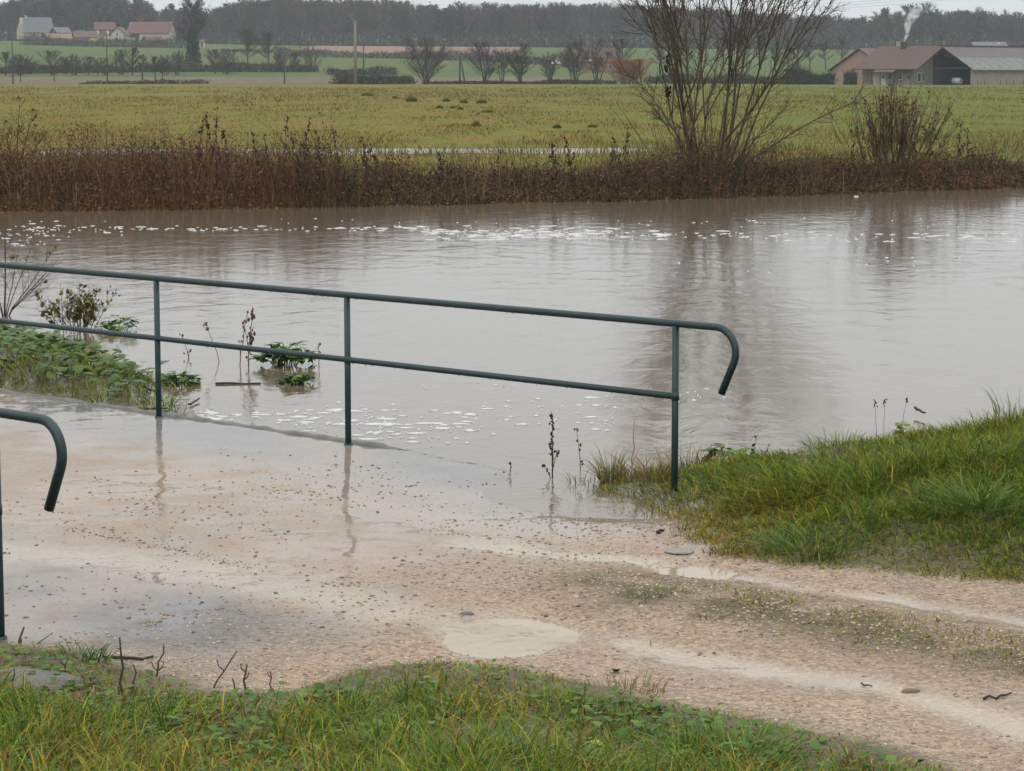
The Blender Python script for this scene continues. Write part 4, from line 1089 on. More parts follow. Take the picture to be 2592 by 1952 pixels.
# ------------------------------------------------------------------ scrub on the far bank
def far_scrub():
    rng = np.random.default_rng(200)
    U = np.array([-400, 0, 300, 450, 600, 850, 960, 1100, 1350, 1500, 1650, 1800, 2000, 2200, 2592, 3200]); Hh = np.array([1.0, 1.0, .98, .92, 1.10, .95, .66, .46, .46, .66, .95, .70, .56, .58, .46, .4])
    s = Soup()
    def prof(x, d):
        u = 1296 + x * FOCAL / 48.5
        top = np.interp(u, U, Hh) * (.18 + 1.5 * fbm(x * .5, d * .5, 71, 3)) * (.5 + .95 * vnoise(x * 2.3, d * 1.6, 72))
        return np.maximum(top, .12) * np.clip(1.05 - .25 * np.maximum(d - .8, 0), .15, 1) * sstep(-.6, .4, d + (vnoise(x * 1.3, 0 * x, 77) - .5) * .9)
    def pos(n, dmax):
        x = rng.uniform(-17, 21, n); d = rng.uniform(-.45, dmax, n)
        return x, shore_y(x) + d, d
    def hue(x, d, n):
        pal = [(.048, .028, .020), (.10, .044, .027), (.165, .066, .034), (.165, .10, .04), (.062, .060, .022), (.026, .018, .015)]
        u = 1296 + x * FOCAL / 48.5; kk = fbm(x * .6 + 5, d * .9, 73) + rng.normal(0, .05, n)
        red = .44 + .10 * sstep(1100, 300, u) - .06 * sstep(1700, 2100, u)
        c1 = pick(rng, n, pal, [2, 3, 3.2, 1.0, .3, 1.2], .3); c2 = pick(rng, n, pal, [3, 1.6, .7, 1.5, 1.5, 2.4], .3)
        return np.where((kk < red)[:, None], c1, c2)
    # leaves and dead bramble, lying in drooping clumps
    x, y, d = pos(130000, 2.8); n = len(x); P = prof(x, d); t = rng.uniform(0, 1, n) ** 1.05
    z = np.maximum(meadow_z(x, y), WATER_Z) + P * t * rng.uniform(.8, 1.2, n)
    s.add(*leaf_quads(np.stack([x, y, z], 1), rng.uniform(.012, .040, n), rng, hue(x, d, n), .15, 1.9))
    # arching canes
    x, y, d = pos(22000, 2.6); n = len(x); P = prof(x, d); z0 = np.maximum(meadow_z(x, y), WATER_Z - .05)
    h = P * rng.uniform(.6, 1.5, n) + .05; a = rng.uniform(0, 6.28, n); ln = h * rng.uniform(.1, 1.3, n)
    c = hue(x, d, n) * 1.15
    s.add(*blades(np.stack([x, y, z0 - .02], 1), h, np.stack([np.cos(a), np.sin(a)], 1) * ln[:, None], rng.uniform(.005, .012, n), c, c, rng))
    # upright dead stems standing above the tangle
    x, y, d = pos(4200, 3.6); n = len(x); kk = fbm(x * .7 + 3, 0 * x, 74); ok = rng.uniform(0, 1, n) < sstep(.25, .6, kk); x, y, d = x[ok], y[ok], d[ok]; n = len(x)
    z0 = np.maximum(meadow_z(x, y), WATER_Z); h = prof(x, d) + rng.uniform(.08, .55, n); a = rng.uniform(0, 6.28, n)
    c = pick(rng, n, [(.085, .052, .034), (.055, .038, .028), (.19, .135, .07), (.13, .08, .045)], [2, 2, 2, 2])
    s.add(*blades(np.stack([x, y, z0], 1), h, np.stack([np.cos(a), np.sin(a)], 1) * (h * .22)[:, None], rng.uniform(.007, .014, n), c, c, rng))
    m = n * 3; q = rng.integers(0, n, m); f = rng.uniform(.55, 1, m)
    s.add(*leaf_quads(np.stack([x[q] + np.cos(a[q]) * h[q] * .15 * f ** 2 + rng.normal(0, .02, m), y[q] + rng.normal(0, .02, m), z0[q] + h[q] * f], 1), rng.uniform(.015, .035, m), rng, np.repeat(c, 3, 0)[:m] * .9))
    tag(s.build('bank_scrub', M_DRY), 'brown tangled bramble scrub along the far river bank', 'scrub', kind='stuff')
    # pale dead grass behind the scrub
    s = Soup(); n = 46000
    x = rng.uniform(-18, 24, n); d = rng.uniform(.6, 30, n); y = shore_y(x) + d; z = meadow_z(x, y)
    kk = fbm(x * .4, y * .4, 12) + rng.normal(0, .12, n) > .5 + .006 * d
    x, y, z = x[kk], y[kk], z[kk]; h = rng.uniform(.08, .32, len(x)) * (.6 + .8 * vnoise(x * .7, y * .7, 3))
    c = pick(rng, len(x), [(.16, .115, .045), (.12, .115, .03), (.10, .06, .03), (.14, .13, .035)], [2, 2, 1, 2])
    a = rng.uniform(0, 6.28, len(x))
    s.add(*blades(np.stack([x, y, z - .02], 1), h, np.stack([np.cos(a), np.sin(a)], 1) * (h * rng.uniform(.2, .9, len(x)))[:, None], rng.uniform(.012, .03, len(x)), c, c, rng))
    tag(s.build('dead_grass', M_DRY), 'pale dead grass behind the bramble scrub', 'grass', kind='stuff')
    # rough tussocky grass over the meadow
    s = Soup(); n = 120000
    y = 52 + (rng.uniform(0, 1, n) ** 2.2) * 330; x = rng.uniform(-1, 1, n) * (y * .25 + 2); z = meadow_z(x, y)
    ok = (np.abs(y - 73.0 - .1 * x) > 3.2) | (np.abs(x + 1) > 14); ok &= y > shore_y(x) + 2
    x, y, z = x[ok], y[ok], z[ok]
    kk = .4 * fbm(x * .05, y * .025, 40, 3) + .6 * fbm(x * .45, y * .09, 42, 3)
    h = (.04 + .07 * rng.uniform(0, 1, len(x))) * (.15 + 1.5 * sstep(.3, .7, kk)) * (1 + y / 300)
    c1 = pick(rng, len(x), [(.108, .120, .011), (.092, .106, .010), (.130, .122, .013)], [2, 2, 1]); c2 = pick(rng, len(x), [(.155, .096, .017), (.13, .086, .015), (.105, .072, .015)], [2, 2, 1.4])
    right = sstep(0, 22, x)
    c = np.where((kk + rng.normal(0, .025, len(x)) - .07 * right > .495)[:, None], c2, c1)
    a = rng.uniform(0, 6.28, len(x))
    s.add(*blades(np.stack([x, y, z - .02], 1), h, np.stack([np.cos(a), np.sin(a)], 1) * h[:, None], rng.uniform(.010, .028, len(x)) * (.5 + y / 130), c, c, rng))
    tag(s.build('meadow_grass', M_DRY), 'rough ochre and green grass over the flat meadow', 'grass', kind='stuff')
far_scrub()

# dead weed stalks rising out of the scrub
rng = np.random.default_rng(210)
ORD = 'first second third fourth fifth sixth seventh eighth ninth tenth eleventh twelfth thirteenth fourteenth fifteenth sixteenth seventeenth eighteenth nineteenth twentieth twenty-first twenty-second twenty-third twenty-fourth'.split()
for i, (u, top, sd) in enumerate(sorted([(505, 300, 4), (530, 285, 3), (548, 275, 5), (575, 330, 3), (660, 335, 3), (685, 340, 4), (720, 300, 2), (768, 305, 2), (795, 355, 3), (822, 330, 4), (850, 330, 3), (930, 350, 3), (960, 365, 2), (1405, 358, 5), (1450, 348, 4), (1545, 345, 4), (1580, 330, 3), (2170, 370, 2), (2420, 310, 2), (2450, 330, 3), (1120, 395, 1), (1255, 380, 1), (480, 350, 3), (745, 350, 2)])):
    x0 = (u - 1296) / FOCAL * 48; sy = float(shore_y(np.array([x0]))[0]) + 1.1
    p = meadow_at(u, sy); topz = CAM_Z + sy * math.tan(math.atan((976 - top) / FOCAL) - PITCH)
    dry_stalk(p, topz - p.z, (rng.normal(0, .12), rng.normal(0, .1)), 300 + i, ORD[i] + ' dead weed stalk from the left rising out of the far bank scrub', 'dead_weed', .009, 22, .5, sd, (.055, .032, .022), 'weed', 'dead weeds on the far bank', .026)
# rush tufts in the meadow
rng = np.random.default_rng(220)
for i, (u, v, hp, wp) in enumerate(sorted([(1042, 258, 22, 30), (930, 243, 14, 40), (1000, 250, 10, 16), (1130, 258, 14, 22), (1175, 262, 16, 22), (1112, 275, 12, 22), (1220, 262, 16, 34), (1205, 322, 20, 22), (1235, 285, 12, 36), (1145, 275, 9, 14), (1410, 326, 16, 22), (1500, 325, 12, 30), (1165, 278, 10, 16)])):
    p = at(u, v, .22); p.z = float(meadow_z(np.array([p.x]), np.array([p.y]))[0]); kk = p.y / FOCAL; n = 160
    a = rng.uniform(0, 6.28, n); r = np.sqrt(rng.uniform(0, 1, n)) * wp * kk * .42
    h = hp * kk * rng.uniform(.5, 1.05, n); ln = h * .35
    h = h * (1.1 - .75 * r / (wp * kk * .42)) 
    c = pick(rng, n, [(.095, .12, .03), (.11, .12, .032), (.14, .115, .035)], [2, 2, 1])
    V, T, Cc = blades(np.stack([np.cos(a) * r, np.sin(a) * r, 0 * r - .02], 1), h, np.stack([np.cos(a), np.sin(a)], 1) * ln[:, None], np.full(n, .02 + .00022 * p.y), c, c, rng)
    o = link('rush_tuft', mesh_np('rush_tuft', V, T, Cc), M_DRY); o.location = p
    tag(o, ORD[i] + ' dark green rush tuft from the left in the meadow', 'rush tuft', 'rush tufts in the meadow')
# white scrap floating by the far bank
def scrap():
    p = at(2167, 498, WATER_Z); s = Soup()
    V = [(-.07, -.03, -.01), (.07, -.04, 0), (.08, .04, 0), (-.06, .05, 0), (-.06, -.02, .045), (.05, -.03, .06), (.065, .03, .05), (-.05, .04, .035), (0, 0, .075)]
    T = [(0, 1, 5), (0, 5, 4), (1, 2, 6), (1, 6, 5), (2, 3, 7), (2, 7, 6), (3, 0, 4), (3, 4, 7), (4, 5, 8), (5, 6, 8), (6, 7, 8), (7, 4, 8)]
    s.add(V, T, (.7, .7, .68)); o = s.build('floating_scrap', M_FOAM); o.location = p; o.scale = (.7, .5, .25)
    tag(o, 'small white scrap floating close to the far bank', 'litter')
scrap()

# ------------------------------------------------------------------ distance: trees, hedges, poles, buildings
def hill_at(u, Y):
    x = (u - 1296) / FOCAL * (Y * CP + 2.2 * SP)
    z = float(hill_z(np.array([x]), np.array([Y]))[0]) if Y > 498 else float(meadow_z(np.array([x]), np.array([float(Y)]))[0])
    return Vector((x, Y, z))
def top_z(v, Y): return CAM_Z + Y * math.tan(math.atan((976 - v) / FOCAL) - PITCH)
def tree_soups(rng, H, W, cb=.25, stems=1, tw=420, bark=(.05, .042, .035), twc=(.06, .047, .038), leaf=0, leafc=None, twl=1.0, tww=.07, upright=.6, leaf_s=.35, bs=.15):
    """bare tree for the distance: trunk and limbs as tubes, fine twigs as thin slivers"""
    tr = Soup(); cr = Soup(); ends = []
    for s_ in range(stems):
        ang = 6.28 * s_ / stems + rng.uniform(0, .6); sp = 0 if stems == 1 else W * .44 * math.sqrt(rng.uniform(.02, 1.0)); Hs = H * (1 - .55 * (sp / (W * .5)) ** 2)
        n = 7; t = np.linspace(0, 1, n)
        P = np.stack([math.cos(ang) * sp * (bs + (1 - bs) * t ** 1.2) + np.cumsum(rng.normal(0, H * .008, n)) * (t > 0), math.sin(ang) * sp * (bs + (1 - bs) * t ** 1.2) + np.cumsum(rng.normal(0, H * .008, n)) * (t > 0), Hs * .93 * t - .2 * (t == 0)], 1)
        r0 = H * .018 / math.sqrt(stems) + .03
        tr.tube(P, r0 * (1 - t) ** .8 + .03, 5, np.array(bark) * rng.uniform(.8, 1.2))
        nl = max(5, int(19 / stems ** .5))
        for k in range(nl):
            tt = cb + (1 - cb) * (k + rng.uniform(0, 1)) / nl * .93; i = min(int(tt * (n - 1)), n - 2); f = tt * (n - 1) - i
            q = P[i] * (1 - f) + P[i + 1] * f
            a = rng.uniform(0, 6.28); sk = (tt - cb) / (1 - cb); shape = math.sin(math.pi * min(1, .24 + .74 * sk)) ** .8; upr = upright * (.55 + .9 * sk)
            ln = W * .55 * shape * rng.uniform(.6, 1.15) + H * .05
            d = np.array([math.cos(a) * (1 - upr * .5), math.sin(a) * (1 - upr * .5), upr]); d /= np.linalg.norm(d); ln = min(ln, max(.3, (H * 1.0 - q[2]) / (d[2] + .2)))
            Q = [q, q + d * ln * .5, q + d * ln + np.array([0, 0, ln * .18])]
            tr.tube(Q, [r0 * .35 + .02, r0 * .22 + .015, .02], 3, np.array(bark) * rng.uniform(.8, 1.2), False)
            ends.append((Q, ln))
    N = int(tw * 2.2); pts = np.zeros((N, 3)); dr = np.zeros((N, 3)); ll = np.zeros(N)
    pickd = rng.integers(0, len(ends), N)
    for j in range(N):
        Q, ln = ends[pickd[j]]; f = rng.uniform(.15, 1.02)
        pts[j] = (Q[0] * (1 - f) + Q[2] * f) + rng.normal(0, ln * .05, 3); dr[j] = Q[2] - Q[0]; ll[j] = ln
    dr /= np.linalg.norm(dr, axis=1)[:, None]; dr += rng.normal(0, .55, (N, 3)); dr[:, 2] += .25; dr /= np.linalg.norm(dr, axis=1)[:, None]
    L_ = rng.uniform(.5, 1.5, N) * twl * (H * .10)
    sd = np.cross(dr, rng.normal(size=(N, 3))); sd /= np.linalg.norm(sd, axis=1)[:, None]; sd *= (tww * rng.uniform(.5, 1.2, N))[:, None]
    over = (pts[:, 2] + dr[:, 2] * L_) > H * 1.02; dr[over, 2] *= .2
    V = np.stack([pts - sd * .5, pts + sd * .5, pts + dr * L_[:, None]], 1).reshape(-1, 3)
    cr.add(V, np.arange(N * 3).reshape(-1, 3), np.repeat(np.array(twc) * rng.uniform(.75, 1.3, (N, 1)), 3, 0))
    if leaf:
        q = pts[rng.integers(0, N, leaf)] + rng.normal(0, H * .02, (leaf, 3))
        cr.add(*leaf_quads(q, rng.uniform(.6, 1.3, leaf) * leaf_s, rng, pick(rng, leaf, leafc, [1] * len(leafc))))
    return tr, cr
def far_tree(name, label, u, Y, vtop, wpx, seed, group=None, cat='tree', **kw):
    rng = np.random.default_rng(seed); p = hill_at(u, Y)
    H = top_z(vtop, Y) - p.z; W = wpx * Y / FOCAL
    tr, cr = tree_soups(rng, H, W, **kw)
    root = empty(name, p); tag(root, label, cat, group)
    tr.build('trunk', M_TWIG, root); cr.build('crown', M_TWIG, root)
BROWN = [(.11, .065, .035), (.085, .05, .03)]; ORA = [(.22, .095, .035), (.17, .075, .03)]
# single trees that can be told apart
far_tree('ivy_tree', 'tall broad bare tree right of the village, its trunk dark with ivy', 488, 690, -2, 100, 401, twl=1.0, tw=1100, cb=.35, leaf=420, leafc=[(.03, .045, .025), (.04, .05, .03)], leaf_s=.5)
def ivy():
    rng = np.random.default_rng(7); p = hill_at(490, 689); s = Soup(); n = 1500; t = rng.uniform(0, 1, n)
    a = rng.uniform(0, 6.28, n); r = 2.4 * np.sqrt(rng.uniform(0, 1, n)) * (1 - .55 * t)
    P = np.stack([np.cos(a) * r, np.sin(a) * r, .6 + 9.5 * t], 1)
    s.add(*leaf_quads(P, rng.uniform(.3, .7, n), rng, pick(rng, n, [(.025, .042, .022), (.035, .05, .028)], [1, 1])))
    o = s.build('ivy_mass', M_TWIG); o.location = p; tag(o, 'dark evergreen mass around the foot of the tall tree by the village', 'ivy')
ivy()
far_tree('bare_tree', 'left of the two round bare trees on the slope right of the village', 630, 660, 74, 62, 402, tw=1000, cb=.3)
far_tree('bare_tree', 'right of the two round bare trees on the slope right of the village', 680, 662, 80, 58, 403, tw=900, cb=.3)
far_tree('bushy_tree', 'dark bushy small tree at the right end of the lower hedge', 786, 640, 130, 46, 404, stems=8, bs=.45, tw=600, cb=.1)
far_tree('pollard_willow', 'big rounded brownish willow at the far meadow edge near the poles', 1078, 502, 94, 112, 405, stems=10, bs=.12, tw=1500, cb=.18, leaf=260, leafc=BROWN, leaf_s=.22)
far_tree('alder_clump', 'first and broadest alder clump right of the big willow', 1228, 502, 104, 84, 406, stems=8, tw=900, cb=.2, twc=(.05, .038, .036))
far_tree('alder_clump', 'small thin alder between the two dark alder clumps', 1272, 503, 120, 40, 407, stems=4, tw=300, cb=.3)
far_tree('alder_clump', 'dark alder clump in the middle of the row', 1318, 502, 102, 66, 408, stems=7, tw=1000, cb=.2, twc=(.045, .035, .034))
far_tree('alder_clump', 'low thin clump right of the dark alders', 1392, 503, 128, 54, 409, stems=6, tw=450, cb=.25, leaf=60, leafc=BROWN, leaf_s=.25)
far_tree('alder_clump', 'clump with orange brown tops in front of the far house', 1455, 502, 86, 66, 410, stems=7, tw=800, cb=.25, leaf=380, leafc=ORA, leaf_s=.22)
far_tree('alder_clump', 'thin orange topped tree just left of the orange bush', 1512, 504, 92, 56, 411, stems=4, tw=550, cb=.35, leaf=300, leafc=ORA, leaf_s=.22)
far_tree('osier_bush', 'bright orange twigged bush behind the left side of the willow', 1592, 497, 150, 108, 412, cat='shrub', stems=26, bs=.6, tw=2600, cb=.04, bark=(.17, .07, .035), twc=(.23, .095, .045), twl=1.6, tww=.06, leaf=500, leafc=ORA, leaf_s=.14)
far_tree('dark_tree', 'dark tall bare tree behind the orange bush', 1575, 560, 98, 90, 413, stems=1, tw=900, cb=.25)
far_tree('bare_tree', 'dark bare tree seen through the left stems of the willow', 1670, 620, 92, 70, 414, stems=1, tw=700, cb=.25)
far_tree('copper_tree', 'small copper brown tree seen through the right stems of the willow', 1955, 900, 78, 44, 415, tw=500, leaf=240, leafc=ORA, cb=.25)
for i, (u, Y, vt, w) in enumerate([(1740, 640, 100, 40), (1830, 660, 96, 44), (1880, 640, 92, 40), (1925, 670, 100, 38), (1962, 650, 105, 30), (1995, 640, 96, 34), (2018, 650, 98, 36), (2050, 660, 100, 36), (2090, 670, 104, 40), (2130, 690, 95, 40)]):
    far_tree('slope_tree', ORD[i] + ' bare thin tree from the left on the slope left of the farm', u, Y, vt, w, 420 + i, 'trees on the slope left of the farm', tw=420, cb=.3, leaf=50, leafc=BROWN, leaf_s=.35)
for i, (u, Y, vt, w) in enumerate([(15, 600, 138, 44), (50, 605, 142, 30), (75, 615, 150, 24), (130, 600, 134, 50), (165, 615, 148, 22), (190, 605, 142, 28), (225, 610, 150, 22), (262, 600, 152, 44), (308, 610, 130, 34), (335, 605, 126, 26), (420, 605, 145, 34), (450, 610, 130, 24), (545, 620, 132, 36), (575, 620, 128, 40), (710, 640, 130, 22), (745, 640, 140, 26)]):
    far_tree('hedgerow_tree', ORD[i] + ' dark bare tree from the left in the hedgerow below the village', u, Y, vt - 6, w * 1.6, 440 + i, 'trees of the hedgerow below the village', tw=850, cb=.12, stems=(1, 6, 7)[i % 3], bs=.4)
for i, (u, Y, vt, w, lab) in enumerate([(360, 540, 138, 26, 'thin tree with a few red brown leaves below the village'), (393, 540, 142, 30, 'left of two slim trees in front of the hedgerow'), (411, 542, 150, 26, 'right of two slim trees in front of the hedgerow'), (52, 535, 165, 30, 'small tree beside the leftmost pole'), (137, 540, 165, 36, 'small tree in front of the left hedgerow')]):
    far_tree('slim_tree', lab, u, Y, vt, w, 470 + i, tw=360, cb=.35, leaf=60 if i == 0 else 0, leafc=[(.12, .05, .035)], leaf_s=.3)
far_tree('orange_tree', 'small orange leaved tree above the red barn roof in the village', 355, 1030, 38, 16, 480, tw=250, leaf=260, leafc=ORA, cb=.2, leaf_s=.6)
for i, (u, Y, vt, w, lab) in enumerate([(190, 1000, 62, 34, 'bare tree between the grey roofed house and the pink roofed one'), (240, 1005, 58, 30, 'bare tree behind the pink roofed village house'), (447, 985, 72, 40, 'bare tree at the right end of the red roofed barn'), (120, 925, 88, 34, 'dark bush in front of the cream house at the left'), (345, 930, 100, 26, 'bush before the white village house')]):
    far_tree('village_tree', lab, u, Y, vt, w, 490 + i, tw=420, cb=.1, tww=.11)
far_tree('skyline_tree', 'round topped brown tree on the skyline behind the smoke', 2300, 1120, 14, 70, 481, tw=1400, leaf=650, leafc=[(.10, .055, .035), (.075, .045, .032)], cb=.25, tww=.12, leaf_s=.7)
far_tree('skyline_tree', 'brown tree on the skyline left of the smoke', 2232, 1120, 22, 56, 482, tw=1200, leaf=450, leafc=[(.10, .055, .035), (.075, .045, .032)], cb=.25, tww=.12, leaf_s=.7)
far_tree('skyline_tree', 'pale thin crowned tree on the skyline right of the smoke', 2345, 1125, 6, 48, 483, tw=900, cb=.3, tww=.1)
far_tree('skyline_tree', 'bare tree standing alone above the gap in the skyline at the left', 380, 1180, 2, 30, 484, tw=600, cb=.3, tww=.12)

def hedge(name, label, pts, h, w, n, seed, pal=((.065, .055, .042), (.050, .050, .036), (.085, .066, .050)), sz=(.12, .38), up=0.0):
    rng = np.random.default_rng(seed); s = Soup(); n = n * 2
    P = [hill_at(u, Y) for u, Y in pts]
    seg = np.array([(P[i + 1] - P[i]).length for i in range(len(P) - 1)]); cum = np.concatenate([[0], np.cumsum(seg)])
    d = rng.uniform(0, cum[-1], n)
    x = np.interp(d, cum, [p.x for p in P]) + rng.normal(0, w * .4, n); y = np.interp(d, cum, [p.y for p in P]) + rng.normal(0, w * .4, n)
    hh = h * (.25 + 1.35 * fbm(d * .16, 0 * d, seed, 5)); z = np.where(y > 498, hill_z(x, y), .12) + hh * rng.uniform(0, 1, n)
    s.add(*leaf_quads(np.stack([x, y, z], 1), rng.uniform(sz[0], sz[1], n), rng, pick(rng, n, pal, [1] * len(pal)), 0.0, 2.2))
    q = rng.integers(0, n, n // 2); g = np.stack([x[q], y[q], z[q] - hh[q] * .3], 1); bh = hh[q] * rng.uniform(.4, 1.0, len(q)); a = rng.uniform(0, 6.28, len(q))
    cb = pick(rng, len(q), pal, [1] * len(pal)) * 1.25
    s.add(*blades(g, bh, np.stack([np.cos(a), np.sin(a)], 1) * (bh * .4)[:, None], np.full(len(q), .07), cb, cb, rng))
    o = s.build(name, M_TWIG); tag(o, label, 'hedge')
hedge('hedge', 'long dark hedge along the lower field edge below the village', [(-60, 615), (200, 625), (480, 640), (800, 640)], 1.9, 1.6, 5200, 501)
hedge('hedge', 'dark hedge running along the foot of the village', [(60, 930), (200, 915), (330, 905), (480, 900)], 3.2, 3.0, 2600, 502)
hedge('hedge', 'long dark hedge slanting down the middle fields', [(700, 800), (850, 790), (1000, 775), (1200, 740), (1340, 715), (1470, 700)], 2.6, 2.4, 3200, 503)
hedge('hedge', 'short dark hedge left of the big willow in the middle distance', [(830, 610), (1000, 612)], 1.7, 1.5, 900, 504)
hedge('hedge', 'low bushes at the meadow edge between the poles and the willow', [(850, 500), (940, 500), (1040, 501)], 1.9, 1.6, 1500, 505)
hedge('hedge', 'thin dark hedge between the ploughed field and the upper pasture', [(560, 860), (720, 850), (830, 840)], 1.3, 1.2, 700, 506)
hedge('hedge', 'low dark hedge left of the pink farm building', [(1990, 486), (2050, 484), (2105, 482)], 2.4, 1.2, 1600, 507, ((.03, .04, .022), (.04, .045, .025)))
hedge('hedge', 'brushy field edge behind the willow, left of the farm', [(1640, 520), (1800, 520), (1950, 515), (2060, 510)], 1.7, 1.8, 2000, 508)
hedge('hedge', 'low brush along the foot of the alder row', [(1090, 503), (1300, 503), (1560, 503)], .7, 1.2, 1300, 509)
hedge('hedge', 'low brush along the far edge of the meadow at the left', [(210, 505), (300, 505), (430, 507), (520, 507)], .7, 1.4, 600, 510)
hedge('shrub_row', 'small dark shrubs against the wall of the pink farm building', [(2140, 470), (2165, 469)], 1.9, .6, 500, 511, ((.03, .04, .022), (.05, .045, .03)))

# forest on the ridge: one mass
def forest():
    rng = np.random.default_rng(600); temps = []
    for i in range(7):
        tr, cr = tree_soups(np.random.default_rng(610 + i), 20.0, 8.5, cb=.28, tw=230, tww=.17, upright=.75, twl=1.0, bark=(.050, .040, .033), twc=(.056, .043, .035),
                            leaf=(0, 60, 0, 140, 0, 0, 260)[i], leafc=[(.085, .05, .032), (.07, .045, .032)], leaf_s=.8)
        V1, T1, C1 = tr.arrays(); V2, T2, C2 = cr.arrays()
        temps.append((np.concatenate([V1, V2]), np.concatenate([T1, T2 + len(V1)]), np.concatenate([C1, C2])))
    SU = np.array([-300, 0, 100, 300, 340, 390, 430, 540, 570, 640, 900, 1000, 1080, 1160, 1210, 1600, 1700, 1900, 2000, 2100, 2150, 2180, 2240, 2400, 2592, 2900])
    SV = np.array([0, 6, -14, -16, -4, 20, 20, 22, 8, 0, -2, -2, 14, 16, 8, 10, 18, 30, 36, 42, 48, 44, 34, 26, 36, 34])
    VV = []; TT = []; CC = []; n = 0
    for row, Y in enumerate([1085, 1100, 1115, 1132, 1150, 1170]):
        us = np.arange(-330, 2930, 21.0) + rng.uniform(-9, 9, len(np.arange(-330, 2930, 21.0)))
        for u in us:
            y = Y + rng.uniform(-7, 7); p = hill_at(u, y); vt = np.interp(u, SU, SV) + rng.uniform(-4, 26 if row < 3 else 14) + (4 if row == 5 else 0)
            if rng.uniform() < .07: vt -= 9
            H = top_z(vt, y) - p.z
            V, T, C = temps[rng.integers(0, 7)]; a = rng.uniform(0, 6.28); sc = H / 20.0; w = rng.uniform(.65, 1.5)
            X = (V[:, 0] * math.cos(a) - V[:, 1] * math.sin(a)) * w; Y_ = (V[:, 0] * math.sin(a) + V[:, 1] * math.cos(a)) * w
            VV.append(np.stack([X + p.x, Y_ + p.y, V[:, 2] * sc + p.z], 1).astype(np.float32)); TT.append(T + n)
            tint = rng.uniform(.6, 1.55) * np.array([1 + rng.uniform(-.05, .25), 1, 1 - rng.uniform(-.03, .12)]); CC.append((C * tint).astype(np.float32)); n += len(V)
    o = link('forest', mesh_np('forest', np.concatenate(VV), np.concatenate(TT), np.concatenate(CC)), M_TWIG)
    tag(o, 'leafless wood covering the ridge along the skyline', 'forest', kind='stuff')
    # brushwood along the foot of the wood
    s = Soup(); m = 30000; u = rng.uniform(-330, 2930, m); y = rng.uniform(1066, 1100, m)
    x = (u - 1296) / FOCAL * y * .995; z = hill_z(x, y) + rng.uniform(0, 1, m) ** 1.4 * (4 + 7 * fbm(x * .05, 0 * x, 6))
    s.add(*leaf_quads(np.stack([x, y, z], 1), rng.uniform(.35, 1.0, m), rng, pick(rng, m, [(.05, .042, .036), (.06, .046, .038), (.045, .04, .036)], [1, 1, 1]), 0, 1.8))
    tag(s.build('wood_edge_brush', M_TWIG), 'brushwood along the foot of the wood on the ridge', 'brush', kind='stuff')
forest()

# poles
def pole(u, Y, vtop, r, label, mat, name='utility_pole', parts=(), brace=None):
    p = hill_at(u, Y); H = top_z(vtop, Y) - p.z
    root = empty(name, p); tag(root, label, 'pole', 'poles along the far meadow edge')
    s = Soup(); s.tube([(0, 0, -.5), (0, 0, H * .5), (0, 0, H)], [r * 1.25, r * 1.1, r * .8], 8, (.1, .09, .08)); s.build('mast', mat, root, True)
    for nm, a, b, rr in parts:
        s = Soup(); s.tube([(a[0], a[1], H + a[2]), (b[0], b[1], H + b[2])], rr, 6, (.1, .09, .08)); s.build(nm, mat, root)
    if brace:
        s = Soup(); s.tube([(0, 0, H * .96), (brace * .5, 0, H * .48), (brace, 0, -.4)], r, 8, (.1, .09, .08)); s.build('brace', mat, root, True)
M_POLEW = plain('pole_wood', (.055, .045, .038), .9, .2); M_POLEC = plain('pole_concrete', (.17, .14, .115), .9, .15)
pole(900, 497, 52, .30, 'thick tall concrete pole with a slanted arm, left of the big willow', M_POLEC, parts=[('arm', (0, 0, -.3), (-1.1, 0, .9), .09), ('bracket', (0, 0, -1.4), (.5, 0, -1.4), .06)])
pole(921, 499, 100, .15, 'thinner dark wooden pole beside the tall concrete one', M_POLEW, parts=[('crossbar', (-.35, 0, -.4), (.35, 0, -.4), .05)])
pole(1164, 499, 138, .16, 'dark wooden pole with a slanting brace right of the big willow', M_POLEW, brace=1.15)
pole(33, 505, 98, .13, 'thin dark pole at the far left', M_POLEW)
pole(272, 545, 82, .13, 'thin dark pole in front of the village houses', M_POLEW)
pole(361, 507, 145, .13, 'short dark pole below the red roofed barn', M_POLEW)
pole(720, 506, 138, .12, 'thin dark pole left of the tall concrete one', M_POLEW)
pole(759, 800, 112, .12, 'thin pole at the edge of the ploughed field', M_POLEW)
pole(2427, 700, 48, .20, 'dark power pole with crossbars behind the farm roofs', M_POLEW, parts=[('crossbar', (-1.2, 0, -.5), (1.2, 0, -.5), .09), ('crossbar', (-.9, 0, -1.9), (.9, 0, -1.9), .08)])
def wires():
    for i, (v0, v1) in enumerate([(26, -16), (21, -24), (30, -6)]):
        a = atY(1830, v0, 800); b = atY(2560, v1 - 12, 640); s = Soup()
        P = [a.lerp(b, t) - Vector((0, 0, 1.2 * math.sin(math.pi * t))) for t in np.linspace(-.35, 1.35, 16)]
        s.tube([tuple(q - a) for q in P], .022, 4, (.1, .1, .1)); o = s.build('power_line', M_POLEW); o.location = a
        tag(o, ['upper', 'topmost', 'lowest'][i] + ' of the thin wires crossing the sky right of the willow', 'wire', 'wires crossing the sky')
wires()

